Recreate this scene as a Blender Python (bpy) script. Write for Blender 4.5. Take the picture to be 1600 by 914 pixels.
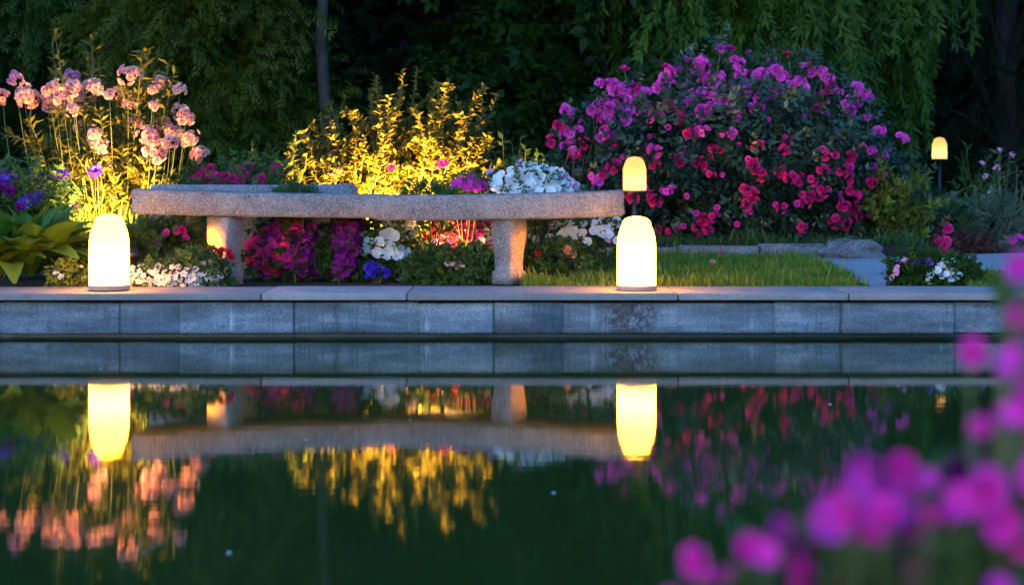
import bpy, math, numpy as np
from mathutils import Vector, Matrix
rng = np.random.default_rng(11)
for o in list(bpy.data.objects): bpy.data.objects.remove(o)
S = bpy.context.scene
COL = S.collection
# ------------------------------------------------------------------ camera
F, HZ, CH = 2437.0, 285.0, 0.754          # focal length and horizon in photo pixels, eye height over the water
cam_d = bpy.data.cameras.new('camera'); cam = bpy.data.objects.new('camera', cam_d); COL.objects.link(cam)
cam.location = (0, 0, CH); cam.rotation_euler = (math.radians(90), 0, 0)
cam_d.sensor_width = 36; cam_d.lens = F / 1600 * 36; cam_d.shift_y = -(457 - HZ) / 1600
cam_d.clip_start = 0.05; cam_d.clip_end = 600
cam_d.dof.use_dof = True; cam_d.dof.focus_distance = 8.2; cam_d.dof.aperture_fstop = 3.4
S.camera = cam
# ------------------------------------------------------------------ dusk sky
W = bpy.data.worlds.new('World'); S.world = W; W.use_nodes = True
nt = W.node_tree; nt.nodes.clear()
sky = nt.nodes.new('ShaderNodeTexSky'); sky.sky_type = 'NISHITA'; sky.sun_disc = False
SUN_EL, SUN_ROT = math.radians(6.0), math.radians(215)
sky.sun_elevation = SUN_EL; sky.sun_rotation = SUN_ROT; sky.ozone_density = 5.2; sky.dust_density = 0.3
bg = nt.nodes.new('ShaderNodeBackground'); bg.inputs[1].default_value = 0.15
ow = nt.nodes.new('ShaderNodeOutputWorld')
nt.links.new(sky.outputs[0], bg.inputs[0]); nt.links.new(bg.outputs[0], ow.inputs[0])
sl = bpy.data.lights.new('afterglow_sun', 'SUN'); sl.energy = 0.05; sl.angle = math.radians(40); sl.color = (1.0, 0.86, 0.8)
so = bpy.data.objects.new('afterglow_sun', sl); COL.objects.link(so)
_d = Vector((math.sin(SUN_ROT) * math.cos(math.radians(20)), math.cos(SUN_ROT) * math.cos(math.radians(20)), math.sin(math.radians(20))))
so.rotation_euler = _d.to_track_quat('Z', 'Y').to_euler(); so.location = _d * 30
S.view_settings.view_transform = 'Standard'; S.view_settings.look = 'None'
S.view_settings.exposure = 2.9; S.view_settings.gamma = 1.0; S.view_settings.use_curve_mapping = False
S.render.engine = 'CYCLES'
S.cycles.max_bounces = 6; S.cycles.diffuse_bounces = 3; S.cycles.glossy_bounces = 3; S.cycles.transmission_bounces = 3
S.cycles.sample_clamp_indirect = 4.0; S.cycles.caustics_reflective = False; S.cycles.caustics_refractive = False

# ------------------------------------------------------------------ helpers
def P(px, py, Y): return np.array([(px - 800) / F * Y, Y, CH - (py - HZ) / F * Y])
def X(px, Y): return (px - 800) / F * Y
def Z(py, Y): return CH - (py - HZ) / F * Y
def nrm(a): return a / np.maximum(np.linalg.norm(a, axis=-1, keepdims=True), 1e-9)
U = lambda a, b, n=None: rng.uniform(a, b, n)

class MB:                                   # triangle soup, numpy
    def __init__(s): s.V, s.T, s.A, s.n = [], [], [], 0
    def add(s, V, T, A=None):
        V = np.asarray(V, float); T = np.asarray(T, int)
        s.V.append(V); s.T.append(T + s.n); s.n += len(V)
        s.A.append(np.full(len(V), U(0, 1)) if A is None else np.asarray(A, float))
        return s
    def arrays(s): return np.concatenate(s.V), np.concatenate(s.T), np.concatenate(s.A)

def make_mesh(name, V, T, A, mat, smooth=False):
    me = bpy.data.meshes.new(name)
    V = np.asarray(V, np.float32); T = np.asarray(T, np.int32)
    me.vertices.add(len(V)); me.vertices.foreach_set('co', V.ravel())
    me.loops.add(T.size); me.loops.foreach_set('vertex_index', T.ravel())
    me.polygons.add(len(T)); me.polygons.foreach_set('loop_start', np.arange(0, T.size, 3, dtype=np.int32))
    if A is not None:
        at = me.attributes.new('rnd', 'FLOAT', 'POINT'); at.data.foreach_set('value', np.asarray(A, np.float32))
    me.update(calc_edges=True); me.validate()
    if smooth: me.polygons.foreach_set('use_smooth', np.ones(len(T), bool))
    me.materials.append(mat)
    return me

def tag(o, label=None, cat=None, group=None, kind=None):
    if label: o['label'] = label
    if cat: o['category'] = cat
    if group: o['group'] = group
    if kind: o['kind'] = kind
    return o
def thing(name, label, cat, loc=(0, 0, 0), rz=0, group=None):
    o = bpy.data.objects.new(name, None); COL.objects.link(o); o.location = loc; o.rotation_euler = (0, 0, rz)
    o.empty_display_size = 0.05
    return tag(o, label, cat, group)
def link(name, me, parent=None, loc=(0, 0, 0), rot=None, scale=None):
    o = bpy.data.objects.new(name, me); COL.objects.link(o); o.parent = parent; o.location = loc
    if rot is not None: o.rotation_euler = rot
    if scale is not None: o.scale = scale if hasattr(scale, '__len__') else (scale,) * 3
    return o
def part(name, mb, mat, parent=None, smooth=False, kind=None, off=True):
    V, T, A = mb.arrays() if isinstance(mb, MB) else mb
    if parent is not None and off: V = V - np.array(parent.location)
    o = link(name, make_mesh(name, V, T, A, mat, smooth), parent)
    if kind: o['kind'] = kind
    return o

def frames(d, up):                          # rotation matrices, columns: side, along, normal
    d = nrm(d); x = np.cross(d, up); bad = np.linalg.norm(x, axis=1) < 1e-4
    x[bad] = np.cross(d[bad], np.array([0.3, 0.9, 0.1])); x = nrm(x); z = np.cross(x, d)
    return np.stack([x, d, z], axis=2)
def scatter(tpl, pos, R, s):
    V, T, A = tpl; N = len(pos); n = len(V)
    s = np.broadcast_to(np.asarray(s, float), (N,))
    VV = np.einsum('nij,kj->nki', R, V) * s[:, None, None] + pos[:, None, :]
    TT = T[None] + (np.arange(N) * n)[:, None, None]
    AA = np.clip(A[None] * 0.35 + rng.uniform(0, 0.65, (N, 1)), 0, 1)
    return VV.reshape(-1, 3), TT.reshape(-1, 3), AA.reshape(-1)

def tubes(paths, sides=5):                  # paths: list of (points (k,3), r0, r1)
    mb = MB(); a = np.arange(sides) * 2 * math.pi / sides
    for pts, r0, r1 in paths:
        pts = np.asarray(pts, float); k = len(pts); t = nrm(np.gradient(pts, axis=0))
        ref = np.array([0.0, 1, 0]) if abs(t[:, 1]).mean() < 0.8 else np.array([1.0, 0, 0])
        u = nrm(np.cross(t, ref)); v = np.cross(t, u); r = np.linspace(r0, r1, k)
        V = (pts[:, None] + r[:, None, None] * (np.cos(a)[None, :, None] * u[:, None] + np.sin(a)[None, :, None] * v[:, None])).reshape(-1, 3)
        T = []
        for i in range(k - 1):
            for j in range(sides):
                p, q = i * sides + j, i * sides + (j + 1) % sides
                T += [(p, q, q + sides), (p, q + sides, p + sides)]
        T += [((k - 1) * sides, (k - 1) * sides + j, (k - 1) * sides + j + 1) for j in range(1, sides - 1)]
        mb.add(V, T)
    return mb
def curve(p0, p1, bend, k=7):               # quadratic path, bend = offset of the mid control
    t = np.linspace(0, 1, k)[:, None]; m = (np.asarray(p0) + np.asarray(p1)) / 2 + np.asarray(bend)
    return (1 - t) ** 2 * np.asarray(p0) + 2 * t * (1 - t) * m + t ** 2 * np.asarray(p1)

def lathe(prof, n=40):
    prof = np.asarray(prof, float); a = np.arange(n) * 2 * math.pi / n; k = len(prof)
    V = np.stack([prof[:, 0:1] * np.cos(a), prof[:, 0:1] * np.sin(a), np.repeat(prof[:, 1:2], n, 1)], 2).reshape(-1, 3)
    T = []
    for i in range(k - 1):
        for j in range(n):
            p, q = i * n + j, i * n + (j + 1) % n
            T += [(p, q, q + n), (p, q + n, p + n)]
    return MB().add(V, T)

import bmesh
def bevel_box(x0, x1, y0, y1, z0, z1, bev=0.008, seg=2, jitter=0.0):
    bm = bmesh.new(); bmesh.ops.create_cube(bm, size=1)
    for v in bm.verts:
        v.co = Vector((x0 + (v.co.x + .5) * (x1 - x0), y0 + (v.co.y + .5) * (y1 - y0), z0 + (v.co.z + .5) * (z1 - z0)))
    bmesh.ops.bevel(bm, geom=bm.edges[:], offset=bev, segments=seg, affect='EDGES', profile=0.5)
    if jitter:
        for v in bm.verts: v.co += Vector(rng.normal(0, jitter, 3))
    return bm_arrays(bm)
def bm_arrays(bm):
    bmesh.ops.triangulate(bm, faces=bm.faces[:]); bm.verts.index_update()
    V = np.array([v.co[:] for v in bm.verts]); T = np.array([[v.index for v in f.verts] for f in bm.faces]); bm.free()
    return V, T, np.full(len(V), U(0, 1))

# ------------------------------------------------------------------ materials
class N:
    def __init__(s, name):
        s.m = bpy.data.materials.new(name); s.m.use_nodes = True; s.t = s.m.node_tree; s.t.nodes.clear()
        s.out = s.t.nodes.new('ShaderNodeOutputMaterial')
    def n(s, typ, **kw):
        x = s.t.nodes.new('ShaderNode' + typ)
        for k, v in kw.items():
            if k.startswith('i_'):
                key = k[2:].replace('_', ' '); key = int(key) if key.isdigit() else key
                x.inputs[key].default_value = v
            else: setattr(x, k, v)
        return x
    def l(s, a, b): s.t.links.new(a, b)
    def mix(s, fac, a, b, mode='MIX'):
        x = s.n('Mix', data_type='RGBA', blend_type=mode)
        for sock, v in ((x.inputs[0], fac), (x.inputs[6], a), (x.inputs[7], b)):
            if isinstance(v, bpy.types.NodeSocket): s.l(v, sock)
            elif isinstance(v, (int, float)): sock.default_value = v
            else: sock.default_value = (*v, 1)
        return x.outputs[2]
    def ramp(s, src, stops):
        r = s.n('ValToRGB'); s.l(src, r.inputs[0]); e = r.color_ramp.elements
        while len(e) < len(stops): e.new(0.5)
        for el, (p, c) in zip(e, stops): el.position = p; el.color = (*c, 1) if hasattr(c, '__len__') else (c, c, c, 1)
        return r.outputs[0]

def thin_mat(name, a, b, trans=0.35, rough=0.5, spec=0.35, per_object=False, throat=None, straw=None):
    k = N(name); at = k.n('Attribute', attribute_name='rnd')
    fac = at.outputs['Fac']
    if per_object:
        oi = k.n('ObjectInfo'); c = k.mix(oi.outputs['Random'], a, b)
        if throat: c = k.mix(k.ramp(fac, [(0.05, 1.0), (0.3, 0.0)]), c, throat)
        tc = k.n('TexCoord'); nz = k.n('TexNoise', i_Scale=35.0, i_Detail=3.0); k.l(tc.outputs['Object'], nz.inputs['Vector'])
        c = k.mix(k.ramp(nz.outputs['Fac'], [(0.35, 0.0), (0.75, 0.55)]), c, tuple(min(1, v * 1.22) for v in b))
    else: c = k.mix(fac, a, b)
    if straw: c = k.mix(k.ramp(fac, [(0.03, 1.0), (0.06, 0.0)]), c, straw)
    p = k.n('BsdfPrincipled'); p.inputs['Roughness'].default_value = rough; p.inputs['Specular IOR Level'].default_value = spec
    t = k.n('BsdfTranslucent'); ms = k.n('MixShader'); ms.inputs[0].default_value = trans
    k.l(c, p.inputs['Base Color']); k.l(c, t.inputs[0]); k.l(p.outputs[0], ms.inputs[1]); k.l(t.outputs[0], ms.inputs[2])
    k.l(ms.outputs[0], k.out.inputs[0]); return k.m

def stone_mat(name, cols, scale=6.0, fine=120.0, bump=0.25, rough=0.85, speck=0.0, streak=False, stain=None, speck_col=(.6, .56, .56)):
    k = N(name); tc = k.n('TexCoord'); ge = k.n('NewGeometry'); co = ge.outputs['Position']
    if streak:
        mp = k.n('Mapping'); mp.inputs['Scale'].default_value = (0.45, 1, 2.2); k.l(co, mp.inputs[0]); co2 = mp.outputs[0]
    else: co2 = co
    nz = k.n('TexNoise', i_Scale=scale, i_Detail=8.0, i_Roughness=0.65); k.l(co2, nz.inputs['Vector'])
    c = k.ramp(nz.outputs['Fac'], [(0.3, cols[0]), (0.5, cols[1]), (0.72, cols[2])])
    oi = k.n('ObjectInfo'); mr = k.n('MapRange', i_3=0.82, i_4=1.12); k.l(oi.outputs['Random'], mr.inputs[0])
    hs = k.n('HueSaturation'); k.l(mr.outputs[0], hs.inputs['Value']); k.l(c, hs.inputs['Color']); c = hs.outputs[0]
    nf = k.n('TexNoise', i_Scale=fine, i_Detail=4.0, i_Roughness=0.7); k.l(co, nf.inputs['Vector'])
    c = k.mix(k.ramp(nf.outputs['Fac'], [(0.38, 0.55), (0.55, 0.0)]), c, tuple(v * .45 for v in cols[0]))
    if speck:
        n5 = k.n('TexNoise', i_Scale=4.0, i_Detail=6.0, i_Roughness=.7); k.l(co, n5.inputs['Vector'])
        c = k.mix(k.ramp(n5.outputs['Fac'], [(0.46, 0.0), (0.66, .6)]), c, tuple(v * .5 for v in cols[0]))
        n6 = k.n('TexNoise', i_Scale=22.0, i_Detail=5.0, i_Roughness=.7); k.l(co, n6.inputs['Vector'])
        c = k.mix(k.ramp(n6.outputs['Fac'], [(0.60, 0.0), (0.68, .55)]), c, (.27, .28, .22))
        vo = k.n('TexVoronoi', i_Scale=210.0); k.l(co, vo.inputs['Vector'])
        sp = k.ramp(vo.outputs['Color'], [(0.62, 0.0), (0.7, speck)])
        c = k.mix(sp, c, speck_col)
        v2 = k.n('TexVoronoi', i_Scale=150.0); k.l(co, v2.inputs['Vector'])
        c = k.mix(k.ramp(v2.outputs['Color'], [(0.25, speck * .8), (0.33, 0.0)]), c, tuple(v * .25 for v in cols[0]))
    if streak:
        mp3 = k.n('Mapping'); mp3.inputs['Scale'].default_value = (26, 1, 3); k.l(co, mp3.inputs[0]); n3 = k.n('TexNoise', i_Scale=1.0, i_Detail=6.0, i_Roughness=.7); k.l(mp3.outputs[0], n3.inputs['Vector'])
        n4 = k.n('TexNoise', i_Scale=2.3, i_Detail=3.0); k.l(co, n4.inputs['Vector'])
        ml = k.n('Math', operation='MULTIPLY'); k.l(k.ramp(n3.outputs['Fac'], [(0.5, 0.0), (0.68, 1.0)]), ml.inputs[0]); k.l(k.ramp(n4.outputs['Fac'], [(0.42, 0.0), (0.6, .75)]), ml.inputs[1])
        c = k.mix(ml.outputs[0], c, (.05, .05, .05))
        m2 = k.n('Math', operation='MULTIPLY'); k.l(k.ramp(n3.outputs['Fac'], [(0.3, 1.0), (0.46, 0.0)]), m2.inputs[0]); k.l(k.ramp(n4.outputs['Fac'], [(0.36, .8), (0.52, 0.0)]), m2.inputs[1])
        c = k.mix(m2.outputs[0], c, (.46, .49, .54))
        sz_ = k.n('SeparateXYZ'); k.l(co, sz_.inputs[0]); ad = k.n('MapRange', i_1=.012, i_2=.075); k.l(sz_.outputs['Z'], ad.inputs[0]); sb = k.n('Math', operation='ADD'); k.l(ad.outputs[0], sb.inputs[0]); k.l(n3.outputs['Fac'], sb.inputs[1])
        c = k.mix(k.ramp(sb.outputs[0], [(0.5, .85), (0.85, 0.0)]), c, (.035, .040, .026))
    if stain:
        sx, sy, sz, r = stain; d = k.n('VectorMath', operation='DISTANCE'); d.inputs[1].default_value = (sx, sy, sz); k.l(co, d.inputs[0])
        n2 = k.n('TexNoise', i_Scale=38.0, i_Detail=6.0, i_Roughness=.75); k.l(co, n2.inputs['Vector'])
        m1 = k.ramp(d.outputs['Value'], [(0.0, 1.0), (r * .55, .9), (r, 0.0)]); m2 = k.ramp(n2.outputs['Fac'], [(0.43, 0.0), (0.52, .9)])
        mm = k.n('Math', operation='MULTIPLY'); k.l(m1, mm.inputs[0]); k.l(m2, mm.inputs[1])
        c = k.mix(mm.outputs[0], c, (.05, .025, .025))
    p = k.n('BsdfPrincipled'); p.inputs['Roughness'].default_value = rough; k.l(c, p.inputs['Base Color'])
    b = k.n('Bump', i_Strength=bump, i_Distance=0.01); b2 = k.n('Bump', i_Strength=bump * .8, i_Distance=0.02)
    k.l(nz.outputs['Fac'], b2.inputs['Height']); k.l(nf.outputs['Fac'], b.inputs['Height']); k.l(b2.outputs[0], b.inputs['Normal'])
    k.l(b.outputs[0], p.inputs['Normal']); k.l(p.outputs[0], k.out.inputs[0]); return k.m

def plain_mat(name, col, rough=.6, metal=0.0):
    k = N(name); p = k.n('BsdfPrincipled'); ge = k.n('NewGeometry')
    nz = k.n('TexNoise', i_Scale=60.0, i_Detail=4.0); k.l(ge.outputs['Position'], nz.inputs['Vector'])
    k.l(k.mix(nz.outputs['Fac'], tuple(v * .7 for v in col), tuple(min(1, v * 1.25) for v in col)), p.inputs['Base Color'])
    p.inputs['Roughness'].default_value = rough; p.inputs['Metallic'].default_value = metal
    k.l(p.outputs[0], k.out.inputs[0]); return k.m
def emit_mat(name, col, st):
    k = N(name); e = k.n('Emission'); e.inputs[0].default_value = (*col, 1); e.inputs[1].default_value = st
    k.l(e.outputs[0], k.out.inputs[0]); return k.m

def shade_mat(name, col, st, veins=False):        # frosted lamp shade: lit from inside by a bulb, glowing through
    k = N(name); t = k.n('BsdfTranslucent'); e = k.n('Emission'); e.inputs[0].default_value = (*col, 1); e.inputs[1].default_value = st
    c = (.80, .72, .55)
    t.inputs[0].default_value = (*c, 1)
    if veins:
        ge = k.n('NewGeometry'); nz = k.n('TexNoise', i_Scale=14.0, i_Detail=5.0); k.l(ge.outputs['Position'], nz.inputs['Vector'])
        k.l(k.mix(nz.outputs['Fac'], (1, .62, .22), (1, .85, .55)), t.inputs[0])
    a = k.n('AddShader'); k.l(t.outputs[0], a.inputs[0]); k.l(e.outputs[0], a.inputs[1]); k.l(a.outputs[0], k.out.inputs[0]); return k.m

def water_mat():
    k = N('pond_water'); ge = k.n('NewGeometry')
    mp = k.n('Mapping'); mp.inputs['Scale'].default_value = (3.5, 16, 1); k.l(ge.outputs['Position'], mp.inputs[0])
    n1 = k.n('TexNoise', i_Scale=1.0, i_Detail=3.0, i_Roughness=.6); k.l(mp.outputs[0], n1.inputs['Vector'])
    mp2 = k.n('Mapping'); mp2.inputs['Scale'].default_value = (14, 90, 1); k.l(ge.outputs['Position'], mp2.inputs[0])
    n2 = k.n('TexNoise', i_Scale=1.0, i_Detail=2.0); k.l(mp2.outputs[0], n2.inputs['Vector'])
    b1 = k.n('Bump', i_Strength=1.0, i_Distance=0.00016); b2 = k.n('Bump', i_Strength=1.0, i_Distance=0.00003)
    k.l(n1.outputs['Fac'], b1.inputs['Height']); k.l(n2.outputs['Fac'], b2.inputs['Height']); k.l(b1.outputs[0], b2.inputs['Normal'])
    p = k.n('BsdfPrincipled'); p.inputs['Base Color'].default_value = (.028, .046, .009, 1); p.inputs['Roughness'].default_value = .03
    p.inputs['IOR'].default_value = 2.0; k.l(b2.outputs[0], p.inputs['Normal']); k.l(p.outputs[0], k.out.inputs[0]); return k.m

M = {}
M['granite'] = stone_mat('pink_grey_granite', [(.13, .12, .125), (.19, .175, .182), (.26, .24, .248)], 9, 160, .4, .9, .28)
M['block'] = stone_mat('slate_block', [(.07, .08, .10), (.175, .195, .24), (.36, .39, .45)], 4.5, 110, .35, .75, 0, True)
M['block_stained'] = stone_mat('slate_block_stained', [(.07, .08, .10), (.175, .195, .24), (.36, .39, .45)], 4.5, 110, .35, .75, 0, True,
                               (X(985, 7.56), 7.56, Z(492, 7.56), .17))
M['coping'] = stone_mat('coping_concrete', [(.22, .188, .185), (.29, .25, .248), (.37, .325, .32)], 5, 140, .2, .85)
M['footing'] = stone_mat('wet_shaded_footing', [(.012, .012, .014), (.02, .02, .022), (.035, .034, .035)], 8, 90, .3, .35)  # near-black: recess shadow at the waterline put into the wet stone colour
M['kerb'] = stone_mat('kerb_stone', [(.07, .065, .07), (.13, .12, .13), (.20, .185, .20)], 7, 70, .6, .9, .3)
M['path'] = stone_mat('path_paving', [(.25, .225, .235), (.34, .31, .325), (.43, .40, .41)], 3, 60, .3, .85)
M['ledge'] = stone_mat('ledge_stone', [(.12, .14, .16), (.2, .22, .25), (.3, .32, .35)], 9, 120, .5, .85, .3)
M['soil'] = stone_mat('soil', [(.012, .009, .006), (.025, .018, .012), (.045, .033, .022)], 5, 60, .8, .95)
M['bark'] = stone_mat('bark', [(.02, .016, .014), (.042, .034, .03), (.075, .06, .055)], 14, 80, .9, .95)
M['water'] = water_mat()
M['terracotta'] = plain_mat('terracotta_base', (.42, .24, .2), .7)
M['black_metal'] = plain_mat('black_metal', (.03, .03, .032), .45, .6)
M['stem'] = thin_mat('green_stem', (.07, .10, .025), (.13, .13, .04), 0.0, .6)
M['twig'] = thin_mat('woody_twig', (.09, .06, .03), (.16, .11, .05), 0.0, .7)

# ------------------------------------------------------------------ leaf and spray templates (leaf grows along +Y, faces +Z)
def leaf(w, curl=.08, fold=.06, mid=.42):
    V = np.array([(0, 0, 0), (-w, mid, fold), (0, mid, 0), (w, mid, fold), (-w * .62, .75, fold - curl * .6), (0, .75, -curl * .5), (w * .62, .75, fold - curl * .6), (0, 1, -curl * 1.3)], float)
    T = np.array([(0, 2, 1), (0, 3, 2), (1, 2, 5), (1, 5, 4), (2, 3, 6), (2, 6, 5), (4, 5, 7), (5, 6, 7)])
    return V, T, np.zeros(8)
def leaf4(w, fold=.05, mid=.4, curl=.08):
    V = np.array([(0, 0, 0), (-w, mid, fold), (0, mid, 0), (w, mid, fold), (0, 1, -curl)], float)
    return V, np.array([(0, 2, 1), (0, 3, 2), (1, 2, 4), (2, 3, 4)]), np.zeros(5)
def compound(tpl, axis_pts, per, spread, size, droop=0.0, updir=(0, 0, 1), jit=.25, tip=True):
    """leaves set along a twig; the twig runs along +Y"""
    mb = MB(); axis_pts = np.asarray(axis_pts, float); k = len(axis_pts); pos, d = [], []
    tang = nrm(np.gradient(axis_pts, axis=0))
    for i in range(k):
        for j in range(per):
            a = spread * (1 if (i + j) % 2 else -1) + rng.normal(0, jit)
            s = np.array([math.sin(a), 0, rng.normal(0, jit)]); pos.append(axis_pts[i]); d.append(tang[i] * math.cos(a) + s + np.array([0, 0, -droop]))
    if tip: pos.append(axis_pts[-1]); d.append(tang[-1])
    pos, d = np.array(pos), np.array(d)
    R = frames(d, np.tile(np.array(updir, float), (len(d), 1)) + rng.normal(0, jit, d.shape))
    return scatter(tpl, pos, R, size * rng.uniform(.75, 1.2, len(pos)))
def arc(n, droop): t = np.linspace(.12, 1, n); return np.stack([.04 * np.sin(t * 5), t, -droop * t ** 2], 1)
L_OVAL, L_LANCE, L_NARROW, L_ROUND = leaf4(.26), leaf4(.15), leaf4(.07), leaf4(.36)
T_CEDAR = [compound(L_NARROW, arc(11, .35), 2, .75, .30, .12, jit=.16) for _ in range(3)]
L_DIA = (np.array([(0, 0, 0), (-.13, .45, .03), (.13, .45, .03), (0, 1, -.06)], float), np.array([(0, 2, 1), (1, 2, 3)]), np.zeros(4))
_sub = compound(L_DIA, arc(5, .12), 2, .62, .36, .05, jit=.14)
T_FAN = [compound(_sub, arc(4, .3), 2, .7, .46, .12, jit=.2) for _ in range(4)]
T_BROAD = [compound(L_OVAL, arc(5, .2), 2, .95, .42, .1) for _ in range(3)]
T_WILLOW = [compound(L_LANCE, arc(11, .0), 2, .55, .26, .0, jit=.3) for _ in range(3)]
T_ROSE = [compound(L_OVAL, arc(3, .1), 2, 1.05, .52, .05) for _ in range(3)]

def many(tpls, pos, R, s, mb=None):
    mb = mb or MB(); s = np.broadcast_to(np.asarray(s, float), (len(pos),)); idx = rng.integers(0, len(tpls), len(pos))
    for i, t in enumerate(tpls):
        m = idx == i
        if m.any(): mb.add(*scatter(t, pos[m], R[m], s[m]))
    return mb
def rdir(n): return nrm(rng.normal(0, 1, (n, 3)))
def lump(d, seed, amp=.2):
    r = np.random.default_rng(seed); o = np.zeros(len(d))
    for f in (2, 3.3, 5.1, 8): o += np.sin(d @ r.normal(0, f, 3) + r.uniform(0, 6)) / f * 1.6
    return 1 + amp * o
def ball(center, radii, n, seed, shell=.45, amp=.2, zmin=None, zpow=1.0):
    d = rdir(n * 2); r = (shell + (1 - shell) * np.sqrt(rng.uniform(0, 1, len(d)))) * lump(d, seed, amp)
    p = np.asarray(center) + d * r[:, None] * np.asarray(radii)
    if zmin is not None: k = p[:, 2] > zmin; p, d = p[k], d[k]
    return p[:n], d[:n]

# ------------------------------------------------------------------ blossoms (face +Z, radius 1)
def petal(w, l, cup, ruf, ph, nz=4):
    us = np.linspace(-1, 1, 4); vs = np.linspace(0, 1, nz); V, A = [], []
    for v in vs:
        ww = w * (math.sin(min(1, v * .93 + .13) * math.pi * .62)) 
        for u in us:
            edge = 1 - .13 * u * u * v
            V.append((u * ww, v * l * edge, cup * v ** 1.6 + .16 * u * u * v * w + ruf * v * v * math.sin(u * 4 + ph))); A.append(v)
    T = []
    for i in range(nz - 1):
        for j in range(3):
            p = i * 4 + j; T += [(p, p + 1, p + 5), (p, p + 5, p + 4)]
    return np.array(V), np.array(T), np.array(A)
def rotz(V, a): c, s = math.cos(a), math.sin(a); return V @ np.array([[c, s, 0], [-s, c, 0], [0, 0, 1]])
def rotx(V, a): c, s = math.cos(a), math.sin(a); return V @ np.array([[1, 0, 0], [0, c, s], [0, -s, c]])
def flower_open(n=5):                      # impatiens / petunia, five broad ruffled petals
    mb = MB(); o = U(0, 6)
    for i in range(n):
        V, T, A = petal(.62, U(.9, 1.08), U(.12, .38), U(.05, .14), U(0, 6)); mb.add(rotz(rotx(V, U(-.1, .15)), o + i * 2 * math.pi / n + U(-.12, .12)), T, A)
    return mb.arrays()
def flower_rose(w=(5, 5, 4)):
    mb = MB()
    for k, n in enumerate(w):
        o = U(0, 6); l = (1.0, .78, .5)[k]; tilt = (.15, .55, .95)[k]
        for i in range(n):
            V, T, A = petal(.55 * (l ** .5), l * U(.88, 1.1), U(.1, .3), U(.06, .15), U(0, 6)); V = rotx(V, tilt + U(-.2, .2)); V[:, 2] += .03 * k
            mb.add(rotz(V, o + i * 2 * math.pi / n + U(-.15, .15)), T, .25 + .75 * A)
    return mb.arrays()
def flower_aster():
    mb = MB()
    for k in range(3):
        for i in range(11):
            V, T, A = leaf4(.13, .02, .6, -.05); mb.add(rotz(rotx(V * U(.8, 1.1), .12 + .38 * k + U(-.1, .1)), i * 2 * math.pi / 11 + k * .3 + U(-.1, .1)), T, np.array([0, .5, .5, .5, 1]))
    return mb.arrays()
def flower_small():
    mb = MB()
    for i in range(5):
        V, T, A = leaf4(.42, .1, .6, -.15); mb.add(rotz(V, i * 2 * math.pi / 5 + U(-.1, .1)), T, np.array([0, .5, .4, .5, 1]))
    return mb.arrays()
def cluster(fn, n, r, s, flat=.7):
    mb = MB(); t = [fn() for _ in range(3)]
    for i in range(n):
        z = 1 - (i + .5) / n * 1.05; a = i * 2.4 + U(-.3, .3); q = math.sqrt(max(0, 1 - z * z)); d = np.array([q * math.cos(a), q * math.sin(a), z])
        V, T, A = t[i % 3]; R = frames(nrm(np.cross(d, rng.normal(0, 1, 3)))[None], d[None])[0]
        mb.add(V * s * U(.8, 1.15) @ R.T + d * r * np.array([1, 1, flat]) + rng.normal(0, .11, 3), T, A)
    return mb.arrays()
KINDS = {'open': [flower_open() for _ in range(4)], 'rose': [flower_rose() for _ in range(4)], 'aster': [flower_aster() for _ in range(2)],
         'small': [flower_small() for _ in range(2)], 'head': [cluster(flower_open, 9, .62, .5) for _ in range(3)], 'truss': [cluster(flower_rose, 3, .5, .62) for _ in range(3)], 'fluffy': [cluster(flower_rose, 11, .66, .38) for _ in range(3)],
         'posy': [cluster(flower_small, 9, .7, .42, .5) for _ in range(2)]}
PET = {}
def petal_mat(name, a, b, throat=None, trans=.3): PET[name] = thin_mat('petal_' + name, a, b, trans, .6, .12, True, throat)
petal_mat('skylit_orchid', (.80, .05, .46), (.86, .12, .62), (.55, .02, .24))  # cool sky light on the upper bush blooms is put into this colour
petal_mat('crimson', (.55, .012, .16), (.66, .03, .22), (.30, .005, .05))
petal_mat('magenta', (.60, .02, .30), (.68, .05, .40), (.4, .01, .15))
petal_mat('red', (.60, .015, .03), (.62, .04, .07), (.35, .005, .01))
petal_mat('purple', (.15, .005, .10), (.22, .010, .16), (.10, .003, .08))
petal_mat('violet', (.13, .04, .42), (.20, .06, .50), (.05, .01, .2))
petal_mat('blue', (.06, .03, .50), (.10, .05, .62), (.03, .01, .25))
petal_mat('white', (.60, .61, .64), (.70, .70, .72), (.62, .68, .50))
petal_mat('blush', (.80, .36, .34), (.84, .50, .46), (.68, .22, .18))
petal_mat('mauve', (.58, .22, .42), (.66, .32, .52), (.5, .12, .3))
petal_mat('salmon', (.72, .26, .18), (.76, .34, .26), (.6, .12, .08))
petal_mat('foreground', (.82, .016, .34), (.86, .05, .46), (.6, .005, .2))
_me = {}
def bloom_mesh(kind, col):
    lst = KINDS[kind]; i = int(rng.integers(0, len(lst))); key = (kind, i, col)
    if key not in _me: _me[key] = make_mesh('blossom', *lst[i], PET[col], True)
    return _me[key]
def bloom(parent, pos, facing, kind, col, r, name='blossom'):
    q = Vector(facing).to_track_quat('Z', 'Y'); q = q @ Vector((0, 0, 1)).rotation_difference(Vector((0, 0, 1)))
    m = q.to_matrix() @ Matrix.Rotation(U(0, 6.28), 3, 'Z')
    return link(name, bloom_mesh(kind, col), parent, Vector(pos) - parent.location, m.to_euler(), r * U(.85, 1.15))

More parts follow.
